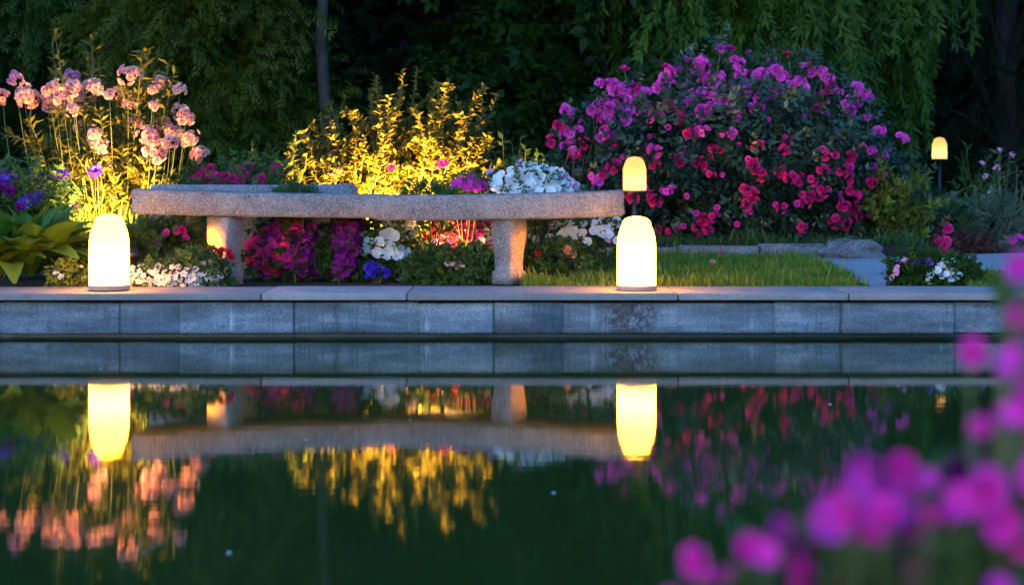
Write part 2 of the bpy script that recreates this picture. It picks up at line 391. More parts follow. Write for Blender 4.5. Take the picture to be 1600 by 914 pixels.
# ------------------------------------------------------------------ ground, pond, path, lawn
G = 0.205                                                # bed level behind the coping
YF, YB = 7.5, 8.01                                       # coping front and back
def sheet(name, rects, z, mat, kind='structure'):
    mb = MB()
    for x0, x1, y0, y1 in rects: mb.add([(x0, y0, z), (x1, y0, z), (x1, y1, z), (x0, y1, z)], [(0, 1, 2), (0, 2, 3)])
    return tag(part(name, mb, mat), kind=kind)
PX0, PX1, PY0, PY1 = -9.0, 9.0, 1.9, 7.62
sheet('ground', [(-300, 300, -300, PY0), (-300, 300, PY1 + .1, 300), (-300, PX0, PY0, PY1 + .1), (PX1, 300, PY0, PY1 + .1)], G - .012, M['soil'])
sheet('pond_water', [(PX0 - .05, PX1 + .05, PY0 - .05, PY1 + .02)], 0.0, M['water'])
mb = MB()
for b in ((PX0 - .3, PX1 + .3, PY0 - .3, PY0), (PX0 - .3, PX0, PY0, PY1), (PX1, PX1 + .3, PY0, PY1)):
    mb.add(*bevel_box(b[0], b[1], b[2], b[3], -.5, G - .003, .01, 1))
tag(part('pond_rim', mb, M['kerb']), kind='structure')

# pond wall along the far side: footing, face blocks, coping slabs
pw = thing('pond_wall', 'long blue grey stone retaining wall with pale coping along the far edge of the pond', 'wall', (0, YF, 0))
mb = MB().add(*bevel_box(-8.95, 8.95, 7.62, 7.98, -.5, Z(473, YF + .06) , .004, 1)); part('footing', mb, M['footing'], pw)
joints = [-2900, -2700, -2480, -2230, -2080, -1840, -1600, -1420, -1190, -960, -800, -560, -330, -130, 0, 188, 281, 460, 655, 772, 880, 1210, 1315, 1492, 1690, 1810, 2010, 2230, 2350, 2580, 2800, 3010, 3250, 3400, 3640]
yb = YF + .06
for a, b in zip(joints[:-1], joints[1:]):
    x0, x1 = X(a, yb), X(b, yb)
    dy, dz = rng.normal(0, .004), abs(rng.normal(0, .004))
    bm_v = bevel_box(x0 + U(.0008, .003), x1 - U(.0008, .003), yb + dy * 1.6, 7.615, Z(522, yb) + dz, Z(472.5, yb) - U(0, .002), U(.006, .014), 3, .0014)
    part('stone_block', bm_v, M['block_stained' if a == 880 else 'block'], pw, True)
part('mortar_bed', bevel_box(-8.94, 8.94, yb + .007, 7.618, Z(521, yb) + .004, Z(474, yb), .002, 1), M['block'], pw)
cj = [-3000, -2400, -1700, -1100, -620, -90, 408, 636, 1060, 1327, 1830, 2300, 2800, 3300, 3650]
for a, b in zip(cj[:-1], cj[1:]):
    dz = rng.normal(0, .0015)
    part('coping_slab', bevel_box(X(a, YF) + .0025, X(b, YF) - .0025, YF + rng.normal(0, .002), YB, Z(469.5, YF) , Z(458, YF) + dz, .006, 3), M['coping'], pw, True)
CT = Z(458, YF)

def poly_sheet(name, pts, z, mat, kind='structure'):
    bm = bmesh.new(); f = bm.faces.new([bm.verts.new((p[0], p[1], z)) for p in pts]); 
    if f.normal.z < 0: f.normal_flip()
    bm.normal_update()
    if f.normal.z < 0: f.normal_flip()
    return tag(part(name, bm_arrays(bm), mat), kind=kind)
def gy(py, z=G): return (CH - z) * F / (py - HZ)         # depth of a ground pixel
# path
left = [(1345, 443.5), (1330, 438), (1316, 430), (1300, 421), (1280, 412), (1262, 406.5)]
pl = [(X(a, gy(b)), gy(b)) for a, b in left]
path_pts = pl + [(X(1250, 11.3), 11.35), (X(1360, 11.6), 11.55), (X(1450, 11.7), 11.75), (X(1700, 12.2), 12.2), (9, 13.2), (9, 8.02)]
path_pts[0] = (path_pts[0][0], 8.02)
poly_sheet('path', path_pts, G + .004, M['path'])
lawn_pts = [(X(815, 8.02), 8.02)] + [(X(1345, 8.02), 8.02)] + pl[1:] + [(X(1255, 11.15), 11.25), (X(890, 11.25), 11.25), (X(850, 10.2), 10.2), (X(820, 9.0), 9.0)]
k = N('lawn_soil'); p_ = k.n('BsdfPrincipled'); nz_ = k.n('TexNoise', i_Scale=40.0); k.l(k.mix(nz_.outputs['Fac'], (.02, .035, .008), (.04, .06, .015)), p_.inputs['Base Color']); k.l(p_.outputs[0], k.out.inputs[0]); M['lawn'] = k.m
poly_sheet('lawn', lawn_pts, G + .004, M['lawn'])
# grass
M['grass'] = thin_mat('grass_blade', (.085, .155, .010), (.20, .25, .02), .4, .5, straw=(.30, .22, .09))
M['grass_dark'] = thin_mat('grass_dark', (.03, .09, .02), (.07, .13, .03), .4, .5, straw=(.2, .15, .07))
BL = (np.array([(-.06, 0, 0), (.06, 0, 0), (-.045, .06, .5), (.045, .06, .5), (0, .28, 1)], float), np.array([(0, 1, 3), (0, 3, 2), (2, 3, 4)]), np.array([0, 0, .5, .5, 1.0]))
def inside(x, y, poly):
    r = np.zeros(len(x), bool); n = len(poly)
    for i in range(n):
        (x1, y1), (x2, y2) = poly[i], poly[(i + 1) % n]
        c = ((y1 > y) != (y2 > y)) & (x < (x2 - x1) * (y - y1) / (y2 - y1 + 1e-12) + x1); r ^= c
    return r
def grass(name, poly, n, h, mat, label, z=G):
    poly = [tuple(p) for p in poly]; a = np.array(poly); x, y = U(a[:, 0].min(), a[:, 0].max(), n), U(a[:, 1].min(), a[:, 1].max(), n)
    m = inside(x + rng.normal(0, .025, n), y, poly) & (U(0, 1, n) < .62 + .38 * np.sin(x * 7.3 + 2 * np.sin(y * 3.1)) * np.sin(y * 6.1 + x * 2)); x, y = x[m], y[m]; N_ = len(x)
    an = U(0, 6.283, N_); c, s = np.cos(an), np.sin(an); O = np.zeros(N_); R = np.stack([np.stack([c, s, O], 1), np.stack([-s, c, O], 1), np.stack([rng.normal(0, .35, N_), rng.normal(0, .35, N_), np.ones(N_)], 1)], 2)
    hh = h * rng.uniform(.4, 1.2, N_) ** 1.4 * (1 + .45 * np.sin(x * 9 + 1) * np.sin(y * 7 + x * 3)) * np.where(U(0, 1, N_) < .03, 1.8, 1)
    V, T, A = scatter(BL, np.stack([x, y, np.full(N_, z)], 1), R, hh)
    return tag(part(name, (V, T, A), mat), label, 'grass', kind='stuff')
grass('grass', lawn_pts, 100000, .044, M['grass'], 'short green lawn grass between pond coping and stone kerb, lit by the lantern')
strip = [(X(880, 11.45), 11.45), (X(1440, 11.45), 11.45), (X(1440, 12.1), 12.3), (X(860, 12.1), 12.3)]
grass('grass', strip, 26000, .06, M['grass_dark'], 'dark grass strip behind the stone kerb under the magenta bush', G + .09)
tuft = [(X(1515, 8.05), 8.05), (X(1566, 8.05), 8.05), (X(1572, 8.5), 8.5), (X(1560, 9.0), 9.0), (X(1515, 8.8), 8.8)]
grass('grass', tuft, 8000, .045, M['grass'], 'small patch of green grass at the right end of the coping', G + .004)

# kerb behind the lawn
kr = thing('stone_kerb', 'low rough stone kerb at the back of the lawn below the magenta bush', 'kerb', (X(1090, 11.3), 11.3, G))
for a, b in ((806, 905), (908, 1058), (1061, 1185), (1187, 1290)):
    V, T, A = bevel_box(X(a, 11.3), X(b, 11.3), 11.28 + U(-.02, .02), 11.46, G - .01, G + .092 + U(-.012, .012), .022, 3, .005); part('stone_block', (V, T, A), M['kerb'], kr, True)
# raised bed behind the kerb
tag(part('raised_bed', MB().add(*bevel_box(-9, X(1460, 11.5), 11.47, 30, G - .02, G + .085, .01, 1)), M['soil']), kind='structure')

def boulder(name, label, c, r, seed, mat, flat=.0):
    bm = bmesh.new(); bmesh.ops.create_icosphere(bm, subdivisions=4, radius=1); V, T, A = bm_arrays(bm); d = nrm(V)
    V = d * (lump(d, seed, .22) * (1 + .04 * np.sin(d[:, 0] * 19) * np.sin(d[:, 2] * 17)))[:, None]; V[:, 2] = np.where(V[:, 2] < -.35, -.35, V[:, 2])
    o = part(name, (V * np.array(r), T, A), mat, None, True); o.location = c; return tag(o, label, 'rock')
boulder('boulder', 'flat dark grey boulder at the right end of the stone kerb', (X(1330, 11.3), 11.32, G + .03), (.21, .17, .095), 3, M['kerb'])
M['tan'] = stone_mat('tan_rock', [(.22, .17, .10), (.34, .27, .17), (.45, .37, .25)], 9, 60, .6, .9)
boulder('boulder', 'small tan round rock among the flowers at the right edge', (X(1571, 12.6), 12.6, G + .03), (.09, .09, .085), 8, M['tan'])

# ------------------------------------------------------------------ stone bench
def bench():
    yc = 8.46
    t = thing('stone_bench', 'long curved grey granite bench on two carved legs behind the pond coping', 'bench', (X(588, yc), yc, G))
    bm = bmesh.new(); n = 40; xl, xr = X(199, 8.2), X(978, 8.2); cx = (xl + xr) / 2; hw = (xr - xl) / 2; secs = []
    for i in range(n + 1):
        u = -1 + 2 * i / n; x = cx + u * hw; bow = .27 * (1 - u * u)
        yf, ybk = 8.19 + bow, 8.19 + bow + .44
        du = abs(abs(u) - 1); ch = .16 if u > 0 else .12
        if du * hw < ch: yf += (ch - du * hw) * .75
        sag = .030 * (1 - u * u)
        zt, zb = Z(297 if u < 0 else 299, 8.19) - sag + .006, Z(334.5 if u < 0 else 339, 8.19) - sag * .9
        bv = .010; r = []
        for (y, z) in ((yf + bv, zb), (yf, zb + bv), (yf - .003, (zt + zb) / 2), (yf, zt - bv), (yf + bv, zt), (ybk - bv, zt), (ybk, zt - bv), (ybk, zb + bv), (ybk - bv, zb)):
            r.append(bm.verts.new((x + rng.normal(0, .001), y + rng.normal(0, .0013), z + rng.normal(0, .0013))))
        secs.append(r)
    m = len(secs[0])
    for a, b in zip(secs[:-1], secs[1:]):
        for j in range(m): bm.faces.new((a[j], b[j], b[(j + 1) % m], a[(j + 1) % m]))
    bm.faces.new(secs[0]); bm.faces.new(secs[-1][::-1]); bmesh.ops.recalc_face_normals(bm, faces=bm.faces[:])
    bmesh.ops.bevel(bm, geom=[e for e in bm.edges if len(e.link_faces) == 2 and e.calc_face_angle(0) > 1.0], offset=.01, segments=2, affect='EDGES')
    part('seat', bm_arrays(bm), M['granite'], t, False)
    prof = [(0.0, 1.0), (.17, 1.0), (.185, .95), (.2, .86), (.34, .84), (.5, .92), (.66, 1.02), (.8, 1.06), (1.0, 1.04)]
    for px, yl, rz in ((352, 8.47, 1.0), (795, 8.52, -.6)):
        zt = Z(337, 8.19) - .012; h = zt - G + .004; bm = bmesh.new(); rings = []
        for f, wv in prof:
            a, b = .070 * wv, .076 * wv; c = .016
            rings.append([bm.verts.new((x + rng.normal(0, .0012), y + rng.normal(0, .0012), f * h)) for x, y in ((-a + c, -b), (a - c, -b), (a, -b + c), (a, b - c), (a - c, b), (-a + c, b), (-a, b - c), (-a, -b + c))])
        for r0, r1 in zip(rings[:-1], rings[1:]):
            for j in range(8): bm.faces.new((r0[j], r0[(j + 1) % 8], r1[(j + 1) % 8], r1[j]))
        bm.faces.new(rings[0][::-1]); bm.faces.new(rings[-1])
        V, T, A = bm_arrays(bm); o = link('leg', make_mesh('leg', V, T, A, M['granite']), t); o.location = Vector((X(px, yl), yl, G - .004)) - t.location; o.rotation_euler = (0, 0, rz)
bench()
yl = 8.86
lt = thing('stone_ledge', 'low blue grey stone ledge along the bed behind the left half of the bench', 'ledge', (X(375, yl), yl, G))
a_ = bevel_box(X(232, yl), X(552, yl), yl, yl + .3, G - .01, Z(289, yl), .03, 3, .003); part('stone_block', a_, M['ledge'], lt, True)

# ------------------------------------------------------------------ lanterns and lamps
M['shade_big'] = shade_mat('lantern_shade', (1.0, .38, .007), 3.2)
M['shade_small'] = shade_mat('lamp_shade', (1.0, .36, .06), .07, True)
LPROF = [(1.0, 0), (1.0, .06), (1.0, .35), (.995, .52), (.975, .62), (.94, .70), (.88, .775), (.80, .835), (.725, .868), (.735, .882), (.715, .915), (.62, .957), (.43, .986), (.2, .998), (0.005, 1.0)]
def bulb(parent, z, e, col, r):
    l = bpy.data.lights.new('bulb_light', 'POINT'); l.energy = e; l.color = col; l.shadow_soft_size = r
    o = bpy.data.objects.new('bulb_light', l); COL.objects.link(o); o.parent = parent; o.location = (0, 0, z)
def lantern(label, base, r, h, e, mat, post=None, prof=LPROF, group=None, name='lantern', n=40):
    t = thing(name, label, 'lantern', base, U(0, .3), group); z0 = 0
    if post:
        part('post', tubes([(np.array([(0, 0, -.01), (0, 0, post * .5), (0, 0, post)]), .017, .015)], 10), M['black_metal'], t, True, off=False); z0 = post
    bh = .066 * h
    part('base', lathe([(.001, z0), (r * 1.0, z0), (r * 1.02, z0 + .003), (r * 1.02, z0 + bh - .003), (r * 1.0, z0 + bh), (.001, z0 + bh)], 40), M['terracotta'] if not post else M['black_metal'], t, off=False)
    sh = part('shade', lathe([(a * r, z0 + bh + .001 + b * (h - bh)) for a, b in prof], n), M[mat], t, n > 20, off=False)
    bulb(t, z0 + bh + h * (.24 if not post else .2), e, (1.0, .8, .5) if not post else (1.0, .75, .42), .025 if not post else .012)
    return t
s_ = 7.72 / F
lantern('tall glowing cream dome lantern at the left end of the coping beside the hosta', (X(170.5, 7.72), 7.72, CT + .002), 31 * s_, 117 * s_, .24, 'shade_big', group='dome lanterns on the coping')
lantern('tall glowing cream dome lantern on the coping at the right end of the bench', (X(994.5, 7.70), 7.70, CT + .002), 30.5 * s_, 114 * s_, .24, 'shade_big', group='dome lanterns on the coping')
FP = [(1, 0), (1, .35), (1, .62), (.9, .76), (.72, .90), (.5, .97), (.005, 1.0)]
ym = 10.9
lantern('small amber faceted lantern on a post behind the right end of the bench', (X(991.5, ym), ym, G), 18.5 * ym / F, 57 * ym / F, .085, 'shade_small', Z(302, ym) - G, FP, name='post_lantern', n=12)
yr = 13.4
lantern('tiny amber lantern on a thin dark post among the perennials at far right', (X(1468, yr), yr, G), 11.5 * yr / F, 36 * yr / F, .05, 'shade_small', Z(251, yr) - G, FP, name='post_lantern', n=12)

M['lens'] = emit_mat('spot_lens', (1, .62, .22), 1.5)
def spotlight(label, loc, aim, e, size=75, col=(1.0, .58, .12), hgt=.05):
    t = thing('garden_spotlight', label, 'spotlight', loc)
    part('stake', tubes([(np.array([(0, 0, -.02), (0, 0, hgt)]), .006, .008)], 6), M['black_metal'], t, off=False)
    d = nrm(np.asarray(aim, float) - np.asarray(loc) - np.array([0, 0, hgt])); q = Vector(d).to_track_quat('Z', 'Y')
    hs = part('housing', lathe([(.001, 0), (.02, 0), (.03, .02), (.034, .07), (.030, .07), (.028, .055)], 20), M['black_metal'], t, True, off=False); hs.location = (0, 0, hgt); hs.rotation_euler = q.to_euler()
    part('lens', lathe([(.001, .0565), (.027, .056)], 20), M['lens'], hs, off=False)
    l = bpy.data.lights.new('spot_light', 'SPOT'); l.energy = e; l.color = col; l.spot_size = math.radians(size); l.spot_blend = .6; l.shadow_soft_size = .03
    o = bpy.data.objects.new('spot_light', l); COL.objects.link(o); o.parent = t; o.location = Vector((0, 0, hgt)) + Vector(d) * .075
    o.rotation_euler = Vector(-d).to_track_quat('Z', 'Y').to_euler()

spotlight('added amber spotlight boosting the lantern glow on the left bench leg', (X(196, 8.3), 8.3, G), (X(338, 8.45), 8.45, .42), 30.0, 30, (1, .30, .012), .16)  # added lamp, strengthens the left lantern's orange light on the leg
spotlight('added amber spotlight behind the right lantern boosting its glow on the right bench leg', (X(988, 8.3), 8.3, G), (X(812, 8.52), 8.5, .36), 9.0, 34, (1, .30, .012), .12)  # second added lamp, helps the right lantern light its leg
# ------------------------------------------------------------------ foliage materials
LM = {}
def lm(n, a, b, tr=.35, ro=.5, sp=.18): LM[n] = thin_mat('leaf_' + n, a, b, tr, ro, sp)
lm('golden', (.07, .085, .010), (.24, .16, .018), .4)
lm('mid', (.035, .085, .02), (.08, .13, .03))
lm('dark', (0.018, 0.05, 0.0054), (0.04, 0.085, 0.009))
lm('rosebush', (.012, .034, .018), (.03, .06, .03), .25, .4, .5)
lm('cedar', (0.0241, 0.0482, 0.0028), (0.0757, 0.0929, 0.005))
lm('broad', (0.0056, 0.0231, 0.0025), (0.0155, 0.047, 0.0044))
lm('willow', (0.0197, 0.0599, 0.0045), (0.0423, 0.0986, 0.0071))
lm('blue', (0.01, 0.026, 0.0072), (0.018, 0.042, 0.0099))
lm('wood', (0.007, 0.018, 0.0027), (0.014, 0.034, 0.0045))
lm('hosta', (.06, .15, .012), (.13, .23, .025), .35, .38, .4)
lm('silver', (.06, .11, .06), (.14, .20, .13))
lm('bronze', (.05, .02, .018), (.10, .04, .03))
lm('lime', (.10, .15, .015), (.17, .20, .03), .4)

def plant(name, label, cat, base, group=None): return thing(name, label, cat, tuple(base), 0, group)
def outward(p, c, n=1): return nrm(np.asarray(p) - np.asarray(c))
CAMV = lambda p: nrm(np.array([0, 0, CH]) - np.asarray(p))

def mound(name, label, cat, px0, px1, py0, py1, Y, depth, nleaf, lsize, lmat, tpl=None, seed=1, base_py=None, group=None, amp=.2, zb=G):
    """leafy mound filling a pixel box at depth Y; returns thing and a front-surface function"""
    c = np.array([X((px0 + px1) / 2, Y), Y, 0.0]); rx = (px1 - px0) / 2 / F * Y; zt = Z(py0, Y); zl = max(zb, Z(py1, Y) - .02)
    c[2] = zl + (zt - zl) * .40; rz = zt - c[2]
    t = plant(name, label, cat, (c[0], Y, zb), group)
    p, d = ball(c, (rx, depth, rz), nleaf, seed, .45, amp, zl)
    dirs = nrm(d + rng.normal(0, .55, d.shape) + np.array([0, 0, .25])); R = frames(dirs, d + np.array([0, -.3, .6]) + rng.normal(0, .35, d.shape))
    part('foliage', many(tpl or T_ROSE, p, R, lsize * rng.uniform(.6, 1.3, len(p))), LM[lmat], t, kind='stuff')
    st = []
    for i in range(9):
        e = c + np.array([U(-.7, .7) * rx, U(-.6, .5) * depth, U(-.1, .7) * rz]); st.append((curve((c[0] + U(-.2, .2) * rx, Y + U(-.1, .1), zb - .01), e, (0, 0, .02)), .006, .002))
    part('stems', tubes(st, 4), M['twig'], t)
    def front(px, py, push=1.0):
        y = Y
        for _ in range(3):
            q = P(px, py, y); k = 1 - ((q[0] - c[0]) / rx) ** 2 - ((q[2] - c[2]) / (rz if q[2] > c[2] else max(.05, (c[2] - zl) * 1.25))) ** 2
            y = Y - depth * math.sqrt(max(0.02, k)) * push
        return P(px, py, y)
    t_c = c
    return t, t_c, front
def put(t, c, front, lst, kind, col, dpx, face=(.55, .35, .35), push=1.0, name='blossom', jit=3.0):
    for a in lst:
        p = front(a[0] + rng.normal(0, jit * .3), a[1] + rng.normal(0, jit * .3), push * U(.9, 1.05))
        f = face[0] * outward(p, c) + face[1] * CAMV(p) + np.array([0, 0, face[2]]) + rng.normal(0, .22, 3)
        bloom(t, p, f, kind, col, dpx / 2 * p[1] / F, name)
def poisson(x0, x1, y0, y1, n, dmin, ell=False):
    out = []
    for _ in range(n * 40):
        if len(out) >= n: break
        q = (U(x0, x1), U(y0, y1))
        if ell and ((q[0] - (x0 + x1) / 2) / (x1 - x0) * 2) ** 2 + ((q[1] - (y0 + y1) / 2) / (y1 - y0) * 2) ** 2 > 1: continue
        if all((q[0] - o[0]) ** 2 + (q[1] - o[1]) ** 2 > dmin ** 2 for o in out): out.append(q)
    return out
zoom = lambda L, ox, oy, s: [(ox + a / s, oy + b / s) for a, b in L]

# ------------------------------------------------------------------ big magenta bush (right)
ORCH = zoom([(755,110),(895,110),(738,105),(590,165),(603,150),(575,190),(560,205),(1050,140),(1033,150),(965,160),(990,158),(1070,160),(940,195),(905,155),(742,168),(772,160),(802,168),(785,200),(820,205),(848,195),(1140,185),(1122,200),(1192,140),(1232,135),(1265,165),(1280,210),(380,220),(365,195),(345,190),(398,240),(300,285),(308,315),(328,325),(350,285),(368,305),(440,255),(462,270),(488,290),(425,320),(428,355),(490,235),(550,300),(712,240),(697,265),(740,230),(768,235),(800,260),(838,270),(818,255),(745,310),(728,325),(772,290),(650,285),(973,287),(880,320),(168,297),(200,410),(170,400),(350,415),(328,422),(750,395),(710,395),(868,397),(545,470),(172,452),(1380,215),(1412,240),(1338,280),(1360,305),(1392,285),(1470,395),(1440,465),(1482,490),(1562,415),(305,605),(1045,235),(935,235),(880,240),(1090,190),(1410,250),(600,640),(285,300),(405,300),(520,325),(365,360)], 820, 60, 2.667)
CRIM = zoom([(145,365),(110,432),(603,282),(650,335),(975,450),(1080,465),(1255,483),(1357,495),(643,512),(680,485),(732,525),(780,570),(950,520),(965,545),(990,570),(1060,565),(1150,580),(1195,590),(1110,580),(1245,550),(1325,555),(1345,572),(938,640),(930,690),(915,630),(955,660),(1190,660),(1172,685),(1250,635),(1235,660),(1330,695),(1360,640),(1380,665),(1445,605),(1485,580),(1535,610),(1482,660),(1280,765),(1335,775),(1305,770),(1080,705),(745,760),(785,745),(722,790),(762,800),(605,805),(1155,790),(1390,720),(1430,735),(200,600),(150,565),(445,670),(540,680),(528,655),(205,495),(1100,435),(335,565),(1370,715),(470,215),(385,435),(690,405),(1505,470),(245,437),(790,462),(1270,200),(370,540),(1340,760),(545,525),(900,160),(1245,265)], 820, 60, 2.667)
t, c, fr = mound('flowering_bush', 'large rounded bush covered in magenta and crimson blossoms right of the bench', 'bush', 890, 1390, 132, 380, 12.3, .95, 4400, .105, 'rosebush', T_ROSE, 21, amp=.24, zb=G + .08)
put(t, c, fr, ORCH, 'truss', 'skylit_orchid', 25, (.5, .4, .5), 1.03)
put(t, c, fr, [(a + U(-13, 13), b + U(-10, 10)) for a, b in ORCH], 'truss', 'skylit_orchid', 18, (.5, .4, .5), 1.0)
put(t, c, fr, CRIM, 'truss', 'crimson', 23, (.5, .6, .1), 1.03)
put(t, c, fr, [(a + U(-16, 16), b + U(-12, 12)) for a, b in CRIM[::3]], 'rose', 'crimson', 14, (.5, .6, .1), 1.0)
put(t, c, fr, poisson(880, 1390, 110, 360, 45, 22, True), 'rose', 'magenta', 11, (.5, .5, .2), 1.0, 'bud')
st = []
for a, b in ((1140, 78), (1230, 86), (976, 110), (1041, 107)):
    e = P(a, b, 12.2); st.append((curve((e[0] + U(-.1, .1), 12.25, e[2] - .45), e, (.02, 0, 0)), .006, .004)); bloom(t, e, (0, -.5, 1), 'rose', 'crimson', .045)
sh_l = []
for _ in range(60):                                  # shoots that break the outline
    a = U(880, 1390); e = P(a, 92 + abs(a - 1160) ** 1.7 / 105 + U(-22, 25), U(11.9, 12.5))
    if _ < 34: bloom(t, e, (U(-.6, .6), -.6, .7), 'truss' if _ % 2 else 'rose', 'skylit_orchid', U(.03, .055))
    sh_l.append(e); st.append((curve(e + np.array([U(-.1, .1), 0, -.35]), e, (.02, 0, 0)), .004, .002))
ex = MB()
for a, b, rp, dp in ((910, 215, 38, .2), (960, 170, 42, .3), (1010, 150, 40, .3), (1090, 125, 46, .3), (1150, 105, 40, .3), (1240, 118, 46, .3), (1310, 150, 44, .3), (1350, 200, 42, .3), (1380, 265, 40, .3), (1375, 330, 36, .25), (890, 270, 36, .2), (930, 310, 40, .2), (1200, 330, 50, -.3), (1080, 330, 50, -.2)):
    q = P(a, b + 22, 12.5 - dp * .3); p2, d2 = ball(q, np.array([1, .8, .9]) * rp * 12.3 / F, 190, int(a), .3, .35)
    ex = many(T_ROSE, p2, frames(nrm(d2 + rng.normal(0, .6, d2.shape)), d2 + rng.normal(0, .4, d2.shape) + np.array([0, -.2, .5])), .09 * rng.uniform(.6, 1.3, len(p2)), ex)
part('outer_foliage', ex, LM['rosebush'], t, kind='stuff')
part('shoots', tubes(st, 4), M['stem'], t, kind='stuff')
sh_l = np.repeat(np.array(sh_l), 4, 0) + rng.normal(0, .05, (240, 3)); d = nrm(rng.normal(0, .5, sh_l.shape) + np.array([0, -.1, .6]))
part('shoot_leaves', many(T_ROSE, sh_l, frames(d, rng.normal(0, 1, d.shape)), .085), LM['rosebush'], t, kind='stuff')

# ------------------------------------------------------------------ golden shrub behind the bench
def stem_shrub(name, label, base, tips, Y, lmat, lsize, per_m=55, side=3, seedleaf=L_OVAL, bendz=.1, stem='twig', cat='shrub', spread_px=60):
    t = plant(name, label, cat, base); paths, pos, dr = [], [], []
    def leaves_on(pts, dens, start=.25):
        seg = np.linalg.norm(np.diff(pts, axis=0), axis=1).sum(); n = max(3, int(seg * dens)); tt = start + (1 - start) * (np.arange(n) + U(0, 1, n)) / n
        q = np.stack([np.interp(tt, np.linspace(0, 1, len(pts)), pts[:, i]) for i in range(3)], 1); tg = nrm(pts[-1] - pts[0])
        a = np.arange(n) * 2.4 + U(0, 6); x = nrm(np.cross(tg, np.array([0.2, 1, 0.1]))); y = np.cross(tg, x)
        dd = np.cos(a)[:, None] * x + np.sin(a)[:, None] * y; pos.append(q); dr.append(nrm(dd + tg * U(.2, 1.0, (n, 1)) + rng.normal(0, .25, (n, 3))))
    for (px, py) in tips:
        e = P(px, py, Y + U(-.3, .35)); b = np.array([base[0] + (e[0] - base[0]) * U(.05, .35), Y + U(-.12, .12), base[2] - .01])
        pts = curve(b, e, ((e[0] - b[0]) * U(-.1, .3), U(-.1, .1), U(0, bendz)), 9) + np.concatenate([np.zeros((1, 3)), rng.normal(0, .008, (8, 3))]); paths.append((pts, .008, .0025)); leaves_on(pts, per_m, .1)
        for _ in range(side):
            i = int(rng.integers(1, 7)); s = pts[i]; l = U(.10, .30); d = nrm(np.array([rng.normal(0, .8), rng.normal(0, .6), U(.3, 1.2)])); sp = curve(s, s + d * l, rng.normal(0, .03, 3), 5); paths.append((sp, .004, .0015)); leaves_on(sp, per_m * 1.3, .1)
    pos, dr = np.concatenate(pos), np.concatenate(dr)
    part('stems', tubes(paths, 5), M[stem], t, True)
    R = frames(dr, np.array([0, 0, 1.0]) + rng.normal(0, .5, dr.shape))
    part('foliage', scatter(seedleaf, pos, R, lsize * rng.uniform(.5, 1.35, len(pos))), LM[lmat], t, kind='stuff')
    return t
GT = zoom([(965,150),(760,220),(735,255),(1065,220),(1115,215),(885,270),(1295,245),(1360,290),(1310,345),(535,320),(470,390),(650,400),(365,460),(330,500),(700,500),(840,370),(990,340),(1230,410),(1320,480),(600,480),(740,400),(560,430),(500,470),(1150,380),(1050,320),(900,420),(800,480),(980,480),(1100,480),(1190,520),(1250,560),(880,560),(760,600),(650,580),(560,590),(480,620),(420,600),(1020,580),(1120,620),(1300,640),(680,660),(820,660),(940,660),(1060,680),(590,700),(510,690)], 350, 60, 3.2)
yg = 9.75
GT = GT + [(a + U(-26, 26), b + U(2, 34)) for a, b in GT if b < 262] + [(a, b) for a, b in ((770, 230), (790, 255), (755, 265), (740, 215), (460, 262), (445, 275))]
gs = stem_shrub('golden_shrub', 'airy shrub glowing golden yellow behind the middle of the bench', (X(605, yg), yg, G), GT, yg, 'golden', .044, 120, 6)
for a, b, col in ((695, 255, 'crimson'), (528, 268, 'salmon'), (612, 262, 'crimson'), (690, 258, 'magenta')): bloom(gs, P(a, b, 9.5), (0, -1, .4), 'rose', col, .03)
spotlight('small uplight at the foot of the golden shrub behind the bench', (X(585, 9.2), 9.2, G), (X(605, 9.9), 9.8, .95), 112, 140, (1, .53, .11), .2)
spotlight('small uplight under the right side of the golden shrub', (X(690, 9.25), 9.25, G), (X(690, 9.9), 9.85, .95), 74, 130, (1, .53, .11), .2)

# ------------------------------------------------------------------ tall pink flowers, far left
yp = 9.3
PH = zoom([(65,390),(105,460),(235,430),(290,480),(262,410),(305,515),(375,500),(455,425),(600,350),(570,450),(615,465),(395,600),(450,640),(640,590),(705,640),(490,695),(820,615),(850,540),(835,650),(750,740),(940,730),(900,670),(855,415),(745,510),(770,405),(340,360),(880,560),(335,405),(645,360),(225,470),(790,600),(140,455),(340,520),(425,610)], 0, 0, 3.047)
tips = zoom([(265,150),(245,230),(440,190),(425,240),(680,230),(700,270),(800,290),(830,340),(470,300),(740,360),(600,400),(560,500),(480,520),(640,480),(400,440),(560,580),(520,640),(700,560),(330,600),(250,560),(800,520),(640,680),(720,700),(140,560),(580,700),(440,740),(760,660),(560,660)], 0, 0, 3.047)
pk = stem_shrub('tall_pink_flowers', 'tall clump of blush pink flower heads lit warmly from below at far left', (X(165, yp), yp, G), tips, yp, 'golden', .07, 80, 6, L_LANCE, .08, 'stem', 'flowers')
st = []
PH = PH + [(a + U(-22, 22), b + U(-18, 26)) for a, b in PH[::3]]
for i, (a, b) in enumerate(PH):
    p = P(a + U(-5, 5), b + U(-5, 5), yp + U(-.42, .12)); kk = 'fluffy'
    bloom(pk, p, np.array([U(-.5, .5), -.7, .3]), kk, 'mauve' if b < 150 and i % 5 == 0 else 'blush', U(10, 20) * yp / F, 'flower_head')
    st.append((curve((X(165, yp) + (p[0] - X(165, yp)) * .55, yp + U(-.15, .15), G - .01), p - np.array([0, 0, .01]), ((p[0] - X(165, yp)) * .12, 0, .05), 8), .0035, .002))
part('flower_stalks', tubes(st, 5), M['stem'], pk, True)
n = 260; a = U(90, 235, n); q = np.array([P(v, 330, yp + U(-.25, .25)) for v in a]); q[:, 2] = G
